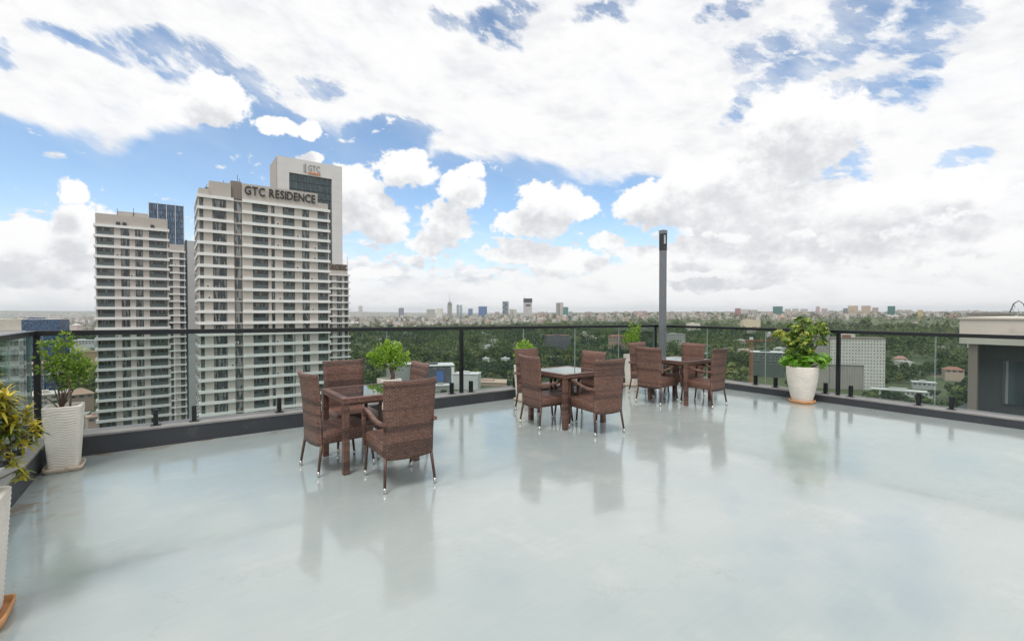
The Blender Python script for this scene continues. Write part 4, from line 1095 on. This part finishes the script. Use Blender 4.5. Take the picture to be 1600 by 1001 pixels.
houses(24, 560, 1480, 620, 1700, 'among the trees of the valley', 'houses scattered in the wood', .6, .9)
def town(n, spans, d0, d1, seed, label):
    rr = random.Random(seed); b = MB(); vis = []
    for k in range(n):
        a0, a1 = rr.choice(spans); px = rr.uniform(a0, a1); d = d0 * (d1 / d0) ** rr.random(); c = brg(px, d); z = terrain(c.x, c.y)
        w = rr.uniform(9, 26); e = rr.uniform(8, 16); h = rr.choice([5, 8, 8, 12, 15, 22]) + 8; th = rr.random() * 3
        mt = Matrix.Translation((c.x, c.y, z)) @ Matrix.Rotation(th, 4, 'Z')
        b.box(-w/2, w/2, -e/2, e/2, -6, h, rr.choice([0, 0, 2, 2, 2, 4, 5, 1]), mat=mt)
        b.box(-w/2 - .4, w/2 + .4, -e/2 - .4, e/2 + .4, h + .01, h + 1, 6 + rr.choice([1, 1, 4, 4, 3, 0, 2, 5]), mat=mt)
        if rr.random() < .6: b.box(-w/4, w/10, -e/4, e/4, h + 1.01, h + 3.5, rr.randrange(6), mat=mt)
        for q in range(int(w / 6)): b.box(-w/2 + q * 6 + 2, -w/2 + q * 6 + 4, -e/2 - .06, -e/2 - .01, h - 4, h - 2, 12, mat=mt)
    tag(b.build('town', WL + RF + [M['frame']]), label, 'town', kind='stuff')
town(1700, [(30, 160), (545, 900), (545, 860), (900, 1130), (1130, 1600), (1130, 1600)], 2300, 7500, 77, 'dense mass of tiny pale roofs and walls of the far city along the skyline')

# nearer buildings seen through the glass
def hall(px, py, zt, W, dp, turn, wall, roof, label, name='hall', flat=True, wins=0, floors=1, cat='building', zb=None, extra=None, winm=None, sill=False):
    """py = where the top front edge shows; zt = its real height above the eye level datum"""
    d = (EYE - zt) * F / (py - 488); c = brg(px, d); g0 = terrain(c.x, c.y) if zb is None else zb; H = zt - g0
    root = empty(name, (c.x, c.y, g0), R(turn), label=label, cat=cat)
    MB().box(-W/2, W/2, 0, dp, -1, H).build('wall', wall, root)
    if flat:
        b = MB(); b.box(-W/2 - .5, W/2 + .5, -.5, dp + .5, H + .01, H + .7); b.build('roof', roof, root)
        b = MB(); b.box(-W*.2, W*.1, dp*.3, dp*.6, H + .71, H + 2.6); b.build('roof_hut', wall, root)
    else:
        e = .9; b = MB(); V = [(-W/2-e, -e, H+.02), (W/2+e, -e, H+.02), (W/2+e, dp+e, H+.02), (-W/2-e, dp+e, H+.02), (-W/2+dp*.35, dp/2, H+dp*.25), (W/2-dp*.35, dp/2, H+dp*.25)]
        b.add(V, [(0,1,5,4), (1,2,5), (2,3,4,5), (3,0,4), (3,2,1,0)]); b.build('roof', roof, root)
    if wins:
        fh = min(3.4, H / floors)
        wm = MB(); ww = W / wins * .62; wm.box(-ww/2, ww/2, 0, .08, 0, fh * .5, 1); wm.box(-ww/2 - .1, ww/2 + .1, -.12, .07, -.14, -.003); wm = wm.mesh('window', [M['white'], winm or M['win']])
        for f in range(floors):
            for i in range(wins):
                inst('window', wm, root, loc=(-W/2 + (i + .5) * W / wins, -.085, H - (f + 1) * fh + fh * .28))
    if extra: extra(root, W, dp, H)
    return root
W_ = lambda c, nm='wall_paint': mat(nm, c, .75, var=.08, vscale=.15)
WHITE_R = W_((.66,.67,.68), 'white_roof'); GREY = W_((.33,.34,.35)); SLATE = W_((.09,.10,.12)); TAN = W_((.50,.36,.22)); PINK = W_((.50,.36,.31)); RED = W_((.30,.14,.10), 'red_roof')
BLUE = W_((.07,.15,.40), 'blue_panel'); BGL = window_mat('blue_window', (.04, .09, .20), (.10, .18, .30))
def blue_door(root, W, dp, H):
    b = MB(); b.box(W*.05, W*.24, -.5, -.09, H*.35, H*.78); b.build('blue_front', BLUE, root)
    b = MB(); b.box(W*.43, W*.5, -1.2, -.02, 0, H*.95); b.build('white_pylon', M['white'], root)
hall(678, 572, -52, 40, 26, 12, SLATE, WHITE_R, 'dark showroom with broad white roof and bright blue front behind the left table', wins=5, extra=blue_door)
hall(624, 570, -57, 26, 22, 14, GREY, WHITE_R, 'grey hall with white roof touching the showroom on its left', wins=3)
hall(727, 585, -60, 25, 16, -8, W_((.60,.61,.62)), WHITE_R, 'white box shed behind the middle black railing post')
hall(762, 598, -72.0, 42, 24, -10, PINK, W_((.56,.43,.34), 'tan_roof'), 'flat sand coloured roof low behind the railing right of the middle post')
hall(690, 603, -70, 20, 12, 12, GREY, WHITE_R, 'small hall with pale roof low behind the nearest armchair')
hall(873, 524, -45, 48, 20, 8, SLATE, RED, 'dark office block with pinkish red roof among the trees behind the middle table', wins=9, floors=3, winm=M['win'])
hall(968, 526, -48, 44, 16, -14, W_((.44,.30,.24)), RED, 'brick coloured building among the trees left of the lamp post', wins=6, floors=3, flat=False)
hall(1056, 522, -45, 46, 18, 12, W_((.44,.43,.42)), W_((.32,.30,.29), 'grey_roof'), 'grey many windowed block among the trees just right of the lamp post', wins=10, floors=4)
hall(1200, 551, -46, 35, 22, -22, W_((.10,.13,.12)), WHITE_R, 'dark netted building under construction behind the crane', wins=6, floors=4)
hall(1493, 578, -62, 16, 13, -30, W_((.52,.40,.33)), RED, 'red tiled house among the trees at the right', flat=False, wins=3)
hall(1410, 611, -70, 44, 8, -34, W_((.50,.50,.50)), WHITE_R, 'long low white shed row behind the right railing', wins=14)
hall(1446, 598, -68, 18, 8, -30, W_((.46,.47,.48)), WHITE_R, 'short white shed behind the right railing near the red tiled house', wins=5)
hall(1085, 505, -32, 40, 14, 10, W_((.60,.56,.50)), WHITE_R, 'pale low building just above the rail right of the lamp post')
hall(1175, 500, -24, 60, 18, 5, W_((.58,.52,.38)), W_((.62,.58,.46), 'cream_roof'), 'long yellowish roof in the trees below the dark red block')
hall(775, 513, -58, 30, 12, 5, W_((.58,.50,.46)), WHITE_R, 'pinkish low building just under the rail right of the middle post')
hall(773, 531, -63, 14, 10, 15, W_((.62,.60,.58)), WHITE_R, 'small white house in the trees left of the middle table')
hall(760, 560, -68, 9, 7, 15, W_((.66,.66,.66)), WHITE_R, 'tiny white kiosk in the trees right of the middle post')
hall(790, 560, -68, 12, 7, 5, W_((.66,.66,.66)), WHITE_R, 'pair of tiny white roofs in the trees left of the middle set')
hall(596, 516, -60, 40, 15, 5, W_((.50,.50,.48)), WHITE_R, 'low pale roof under the rail above the lime bush')
hall(635, 520, -62, 26, 15, -5, W_((.56,.54,.52)), WHITE_R, 'small pale roof under the rail right of the lime bush')
hall(600, 530, -66, 26, 15, -5, W_((.50,.50,.48)), W_((.5,.52,.52), 'grey_roof'), 'grey roof just above the lime bush')
# left side cluster
hall(54, 499, -8.2, 56, 24, 20, BGL, WHITE_R, 'long blue glazed building with white roof at the far left', wins=0)
hall(127, 532, -48, 34, 18, 30, W_((.60,.60,.60)), WHITE_R, 'long white low building left of the towers', wins=8, floors=2)
hall(139, 550, -46, 15, 10, 50, TAN, W_((.44,.33,.22)), 'plain ochre block beside the left tower', wins=0)
hall(66, 568, -40, 26, 14, 45, PINK, W_((.50,.40,.34)), 'pink block with striped balconies behind the corner shrub', wins=6, floors=5)
hall(70, 586, -46, 20, 14, 45, BGL, W_((.40,.40,.40)), 'blue glazed block behind the corner shrub', wins=4, floors=6, winm=BGL)
hall(66, 618, -55, 26, 20, 45, W_((.52,.47,.42)), W_((.60,.56,.52)), 'flat pale roof just behind the corner pot', wins=5, floors=3)
hall(126, 616, -62, 14, 16, 50, PINK, W_((.40,.27,.21)), 'brown tiled house between the corner pot and the left tower', flat=False, wins=3)
hall(148, 652, -64, 8, 8, 50, PINK, W_((.46,.33,.28)), 'small pink roof at the foot of the left tower', wins=2)
hall(119, 650, -66, 8, 10, 30, GREY, W_((.36,.36,.36)), 'small grey roof between the corner pot and the left tower', wins=2)
# near striped building seen through the left glass
CL = brg(39, 98)
nl = empty('apartment_block', (CL.x, CL.y, 0), R(60), label='grey banded apartment block with cream rooftop seen through the glass at the left edge', cat='building')
b = MB(); b.box(-30, -.35, .5, 20, -74, -2.2); b.build('core', M['frame'], nl)
b = MB(); b.box(-30, -.35, .8, 14, -2.19, .2); b.build('rooftop', M['cream'], nl)
wmn = win_mesh(2.6, 2.2, 'full')
for k in range(14):
    z = -3.1 - k * 3.1
    b = MB(); b.box(-30, 0, -.4, .45, z, z + .85); b.build('floor_band', M['white_panel'], nl)
    for s in (-3.6, -7.2, -15, -19): inst('window', wmn, nl, loc=(s, .3, z - 2.24))
    b = MB(); b.box(-12, -7.9, .2, .49, z - 2.25, z - .01); b.build('pier', M['grey_panel'], nl)
    b = MB(); b.box(-1.0, -.3, -.1, .49, z - 2.25, z - .01); b.build('pier', M['white_panel'], nl)

# the white grid hotel at the right
hd_ = 470.0; CH_ = brg(1298, hd_)
ht = empty('hotel_slab', (CH_.x, CH_.y, -76), R(-16), label='white hotel slab with grid of tiny windows and a bare grey wing, behind the round pot', cat='building')
HW, HH = (1371 - 1298) / F * hd_, 76 + EYE - (529 - 488) / F * hd_
hw_w = W_((.62,.60,.57)); hw_g = W_((.36,.345,.325))
b = MB(); b.box(0, HW, 1.0, 16, 0, HH * .50); b.build('lower_wall', hw_g, ht)
b = MB(); b.box(0, HW, 0, 16, HH * .50 + .01, HH); b.box(HW * .62, HW, 0, .99, 0, HH * .50); b.build('wall', hw_w, ht)
b = MB(); b.box(-.3, HW + .3, -.3, 16.3, HH + .01, HH + 1.4); b.build('parapet', M['tan_dark'], ht)
b = MB(); b.loft([[Vector((HW*.34 + math.cos(a*.5236)*8, 7 + math.sin(a*.5236)*6, z)) for a in range(12)] for z in (HH + 1.41, HH + 4.5)], smooth=False); b.build('roof_pavilion', hw_w, ht)
b = MB(); b.box(HW*.22, HW*.38, .4, 1.0, HH + 1.41, HH + 4.2); b.build('red_sign', RED, ht)
b = MB(); nx, nz = 18, 16
for i in range(nx):
    for k in range(nz):
        x = (i + .5) * HW / nx; z = (k + .5) * HH / nz
        if z < HH * .50 and x < HW * .62: continue
        b.box(x - .42, x + .42, -.09, -.006, z - .55, z + .55)
b.build('small_windows', M['win'], ht, kind='stuff')
b = MB()
for k in range(14): b.box((k + .5) * HW * .62 / 14 - .2, (k + .5) * HW * .62 / 14 + .2, .55, .99, 0, HH * .49)
b.build('wall_ribs', hw_g, ht, kind='stuff')
b = MB(); b.box(-26, -.05, 2, 22, 0, HH + 4); b.build('side_wing', hw_g, ht)
b = MB()
for k in range(11): b.box(-25 + k * 2.3, -24.5 + k * 2.3, 1.5, 1.98, 0, HH + 3.6)
b.build('wing_ribs', W_((.44,.425,.40)), ht, kind='stuff')

# crane
cc = brg(1174, 430)
cr = empty('tower_crane', (cc.x, cc.y, -76), R(20), label='rust orange construction crane behind the glass left of the umbrella plant', cat='crane')
M['crane'] = mat('crane_paint', (.42, .17, .07), .6, var=.2, vscale=.5)
b = MB(); Hc = 52
for sx in (-1, 1):
    for sy in (-1, 1): b.box(sx - .18, sx + .18, sy - .18, sy + .18, 0, Hc)
for k in range(17):
    z = k * 3.0
    for a in range(4):
        q = [(-1, -1), (1, -1), (1, 1), (-1, 1)][a]; w2 = [(1, -1), (1, 1), (-1, 1), (-1, -1)][a]
        b.tube([(q[0], q[1], z), (w2[0], w2[1], z + 3)], .12, 4)
b.build('mast', M['crane'], cr)
b = MB(); b.box(-12, 26, -.15, .15, Hc + .3, Hc + .6); b.box(-12, 26, -.9, -.7, Hc - .9, Hc - .7); b.box(-12, 26, .7, .9, Hc - .9, Hc - .7)
for k in range(19): b.tube([(-12 + k*2, 0, Hc + .45), (-11 + k*2, .8, Hc - .8)], .1, 4); b.tube([(-12 + k*2, 0, Hc + .45), (-11 + k*2, -.8, Hc - .8)], .1, 4)
b.build('jib', M['crane'], cr)
b = MB(); b.box(-1, 1.2, -1.1, 1.1, Hc + .7, Hc + 3); b.build('cabin', M['white'], cr)
b = MB(); b.box(-12.5, -9.5, -.7, .7, Hc - 2.6, Hc - .95); b.build('counterweight', M['coping'], cr)

# arched lattice mast at the right edge
dd_ = brg(1589, 160)
ds = empty('lattice_arch', (dd_.x, dd_.y, -20), R(-50), label='grey looping lattice structure rising above the cream roof at the right edge', cat='tower')
b = MB()
for s in (-1.2, 1.2):
    pts = [(-1.8, s, 18), (-1.6, s, 22.0), (-.8, s * .8, 24.6), (.4, s * .6, 25.6), (1.5, s * .8, 24.4), (2.4, s, 21.5), (3.0, s, 18)]
    b.tube(pts, .16, 6)
for (x, z) in ((-1.8, 19), (-1.7, 20.5), (-1.6, 22), (-1.2, 23.5), (-.8, 24.6), (1.5, 24.4), (2.0, 23), (2.4, 21.5), (2.8, 19.8)): b.tube([(x, -1.1, z), (x, 1.1, z)], .1, 5); b.tube([(x, -1.1, z), (x + .3, 1.1, z - 1.4)], .07, 4)
b.build('arch', M['steel'], ds)
b = MB(); b.box(-2.6, 3.6, -2, 2, -55, 18); b.build('shaft', M['side_panel'], ds)
hb = empty('rooftop_hut', brg(1566, 60), R(40), label='cream rooftop huts standing behind the roof edge left of the signboard', cat='building')
b = MB(); b.box(-1.6, 1.6, -1, 3, -3, 1.30); b.build('wall', M['cream'], hb)
b = MB(); b.box(-1.8, 1.8, -1.2, 3.2, 1.31, 1.55); b.build('roof', M['coping'], hb)

# ------------------------------------------------------------------ trees
def tree_mat(name, cols, rough=.9):
    m = bpy.data.materials.new(name); m.use_nodes = True; t = NT(m.node_tree); b = t.n['Principled BSDF']
    at = t.new('ShaderNodeAttribute', attribute_name='tint'); oi = t.new('ShaderNodeObjectInfo')
    ge = t.new('ShaderNodeNewGeometry')
    f = t.m('FRACT', t.m('ADD', at.outputs['Fac'], oi.outputs['Random']))
    f = t.m('ADD', f, t.m('MULTIPLY', t.m('SUBTRACT', t.noise(ge.outputs['Position'], .25, 3), .5), .7), clamp=True)
    cr = t.new('ShaderNodeValToRGB'); e = cr.color_ramp.elements
    while len(e) < len(cols): e.new(.5)
    for i, c in enumerate(cols): e[i].position = i / (len(cols) - 1); e[i].color = (*c, 1)
    t.put(cr.inputs[0], f); t.put(b.inputs['Base Color'], cr.outputs[0]); b.inputs['Roughness'].default_value = rough
    b.inputs['Specular IOR Level'].default_value = .2
    return m
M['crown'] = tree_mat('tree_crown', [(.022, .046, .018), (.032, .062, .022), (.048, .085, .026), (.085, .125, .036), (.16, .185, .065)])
M['trunk'] = mat('trunk', (.12, .09, .065), .9, var=.3, vscale=2)
def crown_geo(kind, r, nleaf):
    """clumps of leaf faces through the crown volume, unit height about 1; returns verts, tris"""
    V = []; Fs = []
    lobes = []
    if kind == 'cone': 
        for k in range(9):
            t = k / 8; lobes.append((Vector((r.uniform(-.04, .04), r.uniform(-.04, .04), .25 + .70 * t)), .20 * (1 - t) + .05))
    elif kind == 'flat':
        for k in range(8): a = r.random() * 6.28; q = r.uniform(.05, .42); lobes.append((Vector((math.cos(a) * q, math.sin(a) * q, .70 + r.uniform(-.08, .10))), r.uniform(.13, .22)))
    else:
        for k in range(9): a = r.random() * 6.28; q = r.uniform(.0, .34); z = r.uniform(.35, .85); lobes.append((Vector((math.cos(a) * q, math.sin(a) * q, z)), r.uniform(.14, .25)))
    tot = sum(l[1] ** 2 for l in lobes)
    for c, rad in lobes:
        for k in range(int(nleaf * rad * rad / tot)):
            d = rv(r); p = c + d * rad * r.uniform(.72, 1.05); p.z = c.z + (p.z - c.z) * (.75 if kind != 'cone' else 1.3)
            s = r.uniform(.055, .11) * (.8 if kind == 'cone' else 1); n = (d + rv(r) * .55 + Vector((0, 0, .35))).normalized(); a = n.cross(rv(r)).normalized(); e = n.cross(a)
            b = len(V); V += [p + a * s - e * s * .3, p + e * s * .9 - a * s * .3, p - a * s * .9 - e * s * .2, p - e * s * .9 + a * .2 * s]; Fs += [(b, b+1, b+2), (b, b+2, b+3)]
    return V, Fs
def crown_obj_mesh(kind, r, n):
    V, Fs = crown_geo(kind, r, n); me = bpy.data.meshes.new('crown'); me.from_pydata([tuple(v) for v in V], [], Fs); me.materials.append(M['crown']); me.update(); return me
def trunk_mesh(r, kind):
    b = MB(); top = .5 if kind != 'cone' else .9
    b.tube([(0, 0, -.05), (r.uniform(-.02, .02), 0, .25), (r.uniform(-.04, .04), r.uniform(-.04, .04), top)], [.035, .026, .014], 6)
    if kind != 'cone':
        for k in range(4): a = r.random() * 6.28; b.tube([(0, 0, .25), (math.cos(a) * .14, math.sin(a) * .14, .48), (math.cos(a) * .28, math.sin(a) * .28, .66)], [.018, .012, .006], 4)
    return b.mesh('trunk', M['trunk'])
tr = random.Random(21)
PROT = {}
for kd, cnt in (('round', 4), ('flat', 2), ('cone', 2)):
    for i in range(cnt): PROT.setdefault(kd, []).append((crown_obj_mesh(kd, tr, 700), trunk_mesh(tr, kd)))
def tree(px, d, h, kd, label, group=None, wide=1.0):
    c = brg(px, d); cm, tm = tr.choice(PROT[kd])
    root = empty('tree', (c.x, c.y, terrain(c.x, c.y) - .5), tr.random() * 6.28, label=label, cat='tree', group=group)
    root.scale = (h * wide, h * wide, h)
    inst('trunk', tm, root); inst('crown', cm, root)
avoid = []
for o in list(COL.objects):
    if o.parent is None and 'label' in o and 250 < o.location.length < 2500: avoid.append((o.location.x, o.location.y, 24 if o.name.startswith(('house',)) else 34))
avoid += [(CH_.x + 10, CH_.y + 4, 48), (CH_.x + 35, CH_.y, 40), (-124, 150, 40), (-70, 150, 50)]
def ok(x, y, d):
    for ax, ay, ar in avoid:
        if (x - ax) ** 2 + (y - ay) ** 2 < ar * ar: return False
        # keep the view towards a building's front a little open
        L = math.hypot(ax, ay); k = (x * ax + y * ay) / L
        if 0 < L - k < (75 if L > 700 else 170) and abs(x * ay - y * ax) / L < ar * .6: return False
    return True
cnt = 0
while cnt < 170:
    px = tr.uniform(540, 1560) if tr.random() < .86 else tr.uniform(20, 160); d = tr.uniform(300, 430); c = brg(px, d)
    if not ok(c.x, c.y, d): continue
    kd = tr.choices(['round', 'flat', 'cone'], [.72, .18, .10])[0]
    tree(px, d, tr.uniform(11, 19), kd, {'round': 'round crowned', 'flat': 'flat topped', 'cone': 'pointed conifer like'}[kd] + ' green tree at the near edge of the wood beyond the railing', 'nearest trees of the wood beyond the railing', tr.uniform(.75, 1.05) if kd != 'cone' else .8)
    cnt += 1
for px, d, h, kd, lab in ((1355, 1500, 42, 'round', 'large dark round tree standing above the lighter woods below the tan flats'), (1401, 1350, 27, 'cone', 'first small dark conifer of the row above the right rail'),
    (1414, 1350, 23, 'cone', 'second small dark conifer of the row above the right rail'), (1427, 1350, 24, 'cone', 'third small dark conifer of the row above the right rail'),
    (1447, 1350, 27, 'cone', 'fourth small dark conifer of the row above the right rail'), (1465, 1300, 36, 'cone', 'slender tall dark conifer left of the cream fascia'),
    (1480, 1250, 44, 'cone', 'tallest dark conifer just left of the cream fascia'), (1386, 1400, 30, 'round', 'dark round tree left of the conifer row'), (880, 1900, 30, 'round', 'bright green tree above the rail over the middle table')):
    tree(px, d, h, kd, lab, None, 1.0 if kd != 'cone' else .9)

for k in range(46):
    tree(tr.uniform(1285, 1512), tr.uniform(345, 425), tr.uniform(5, 9), 'round', 'small round bushy tree standing near the low white sheds behind the right railing', 'small bushy trees near the white sheds', 1.3)
for k in range(16):
    tree(tr.uniform(560, 800), tr.uniform(395, 440), tr.uniform(3.5, 6), 'round', 'small round bush among the low sheds behind the left and middle tables', 'small bushes among the low sheds', 1.3)

def forest(name, n, d0, d1, protos, hmin, hmax, seed, a0=-50, a1=50, lift=0.0):
    """a mass of trees nobody could count, merged into one mesh"""
    g = np.random.default_rng(seed); rr = random.Random(seed)
    P = [(np.array([tuple(v) for v in V]), np.array(Fs)) for V, Fs in protos]
    VV = []; FF = []; TT = []; off = 0; k = 0; tries = 0
    while k < n and tries < n * 4:
        tries += 1
        d = math.sqrt(rr.uniform(d0 * d0, d1 * d1)); a = R(rr.uniform(a0, a1)); x, y = d * math.sin(a), d * math.cos(a)
        if mnoise.noise(Vector((x / 160, y / 160, 7))) > .48: continue            # clearings
        if d < 2600 and not ok(x, y, d): continue
        V, Fs = P[rr.randrange(len(P))]
        h = rr.uniform(hmin, hmax) * (1.35 if rr.random() < .08 else 1); w = h * rr.uniform(.75, 1.15); th = rr.random() * 6.28; c, s = math.cos(th), math.sin(th)
        q = np.empty_like(V); q[:, 0] = (V[:, 0] * c - V[:, 1] * s) * w + x; q[:, 1] = (V[:, 0] * s + V[:, 1] * c) * w + y; q[:, 2] = V[:, 2] * h + terrain(x, y) - 1
        VV.append(q); FF.append(Fs + off); off += len(V)
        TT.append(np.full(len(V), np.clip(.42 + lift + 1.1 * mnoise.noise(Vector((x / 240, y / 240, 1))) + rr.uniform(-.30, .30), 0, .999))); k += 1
    V = np.concatenate(VV); Fs = np.concatenate(FF); Tt = np.concatenate(TT)
    me = bpy.data.meshes.new(name); me.vertices.add(len(V)); me.vertices.foreach_set('co', V.ravel())
    me.loops.add(len(Fs) * 3); me.loops.foreach_set('vertex_index', Fs.ravel().astype(np.int32))
    me.polygons.add(len(Fs)); me.polygons.foreach_set('loop_start', np.arange(0, len(Fs) * 3, 3, dtype=np.int32)); me.polygons.foreach_set('loop_total', np.full(len(Fs), 3, dtype=np.int32))
    at = me.attributes.new('tint', 'FLOAT', 'POINT'); at.data.foreach_set('value', Tt.astype(np.float32))
    me.materials.append(M['crown']); me.update(calc_edges=True); me.validate()
    return inst(name, me, None, kind='stuff')
near = [crown_geo(k, tr, 120) for k in ('round', 'round', 'round', 'flat', 'cone')]
mid = [crown_geo(k, tr, 46) for k in ('round', 'round', 'flat', 'cone')]
far = [crown_geo('round', tr, 16) for k in range(3)]
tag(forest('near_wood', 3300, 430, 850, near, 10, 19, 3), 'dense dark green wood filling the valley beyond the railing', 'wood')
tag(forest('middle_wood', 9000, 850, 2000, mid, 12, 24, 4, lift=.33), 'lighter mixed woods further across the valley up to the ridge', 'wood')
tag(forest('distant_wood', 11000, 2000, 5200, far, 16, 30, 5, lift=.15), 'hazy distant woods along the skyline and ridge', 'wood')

# ------------------------------------------------------------------ haze
def haze():
    b = MB(); b.box(-19500, 19500, -19500, 19500, -120, 170)
    m = bpy.data.materials.new('haze'); m.use_nodes = True; t = NT(m.node_tree); t.n.remove(t.n['Principled BSDF'])
    v = t.new('ShaderNodeVolumePrincipled'); v.inputs['Color'].default_value = (.88, .94, 1.0, 1); v.inputs['Density'].default_value = 5e-5
    v.inputs['Anisotropy'].default_value = .2
    t.l.new(v.outputs[0], t.n['Material Output'].inputs['Volume'])
    tag(b.build('haze', m), 'thin pale haze lying over the city and valley', 'haze', kind='stuff')
haze()
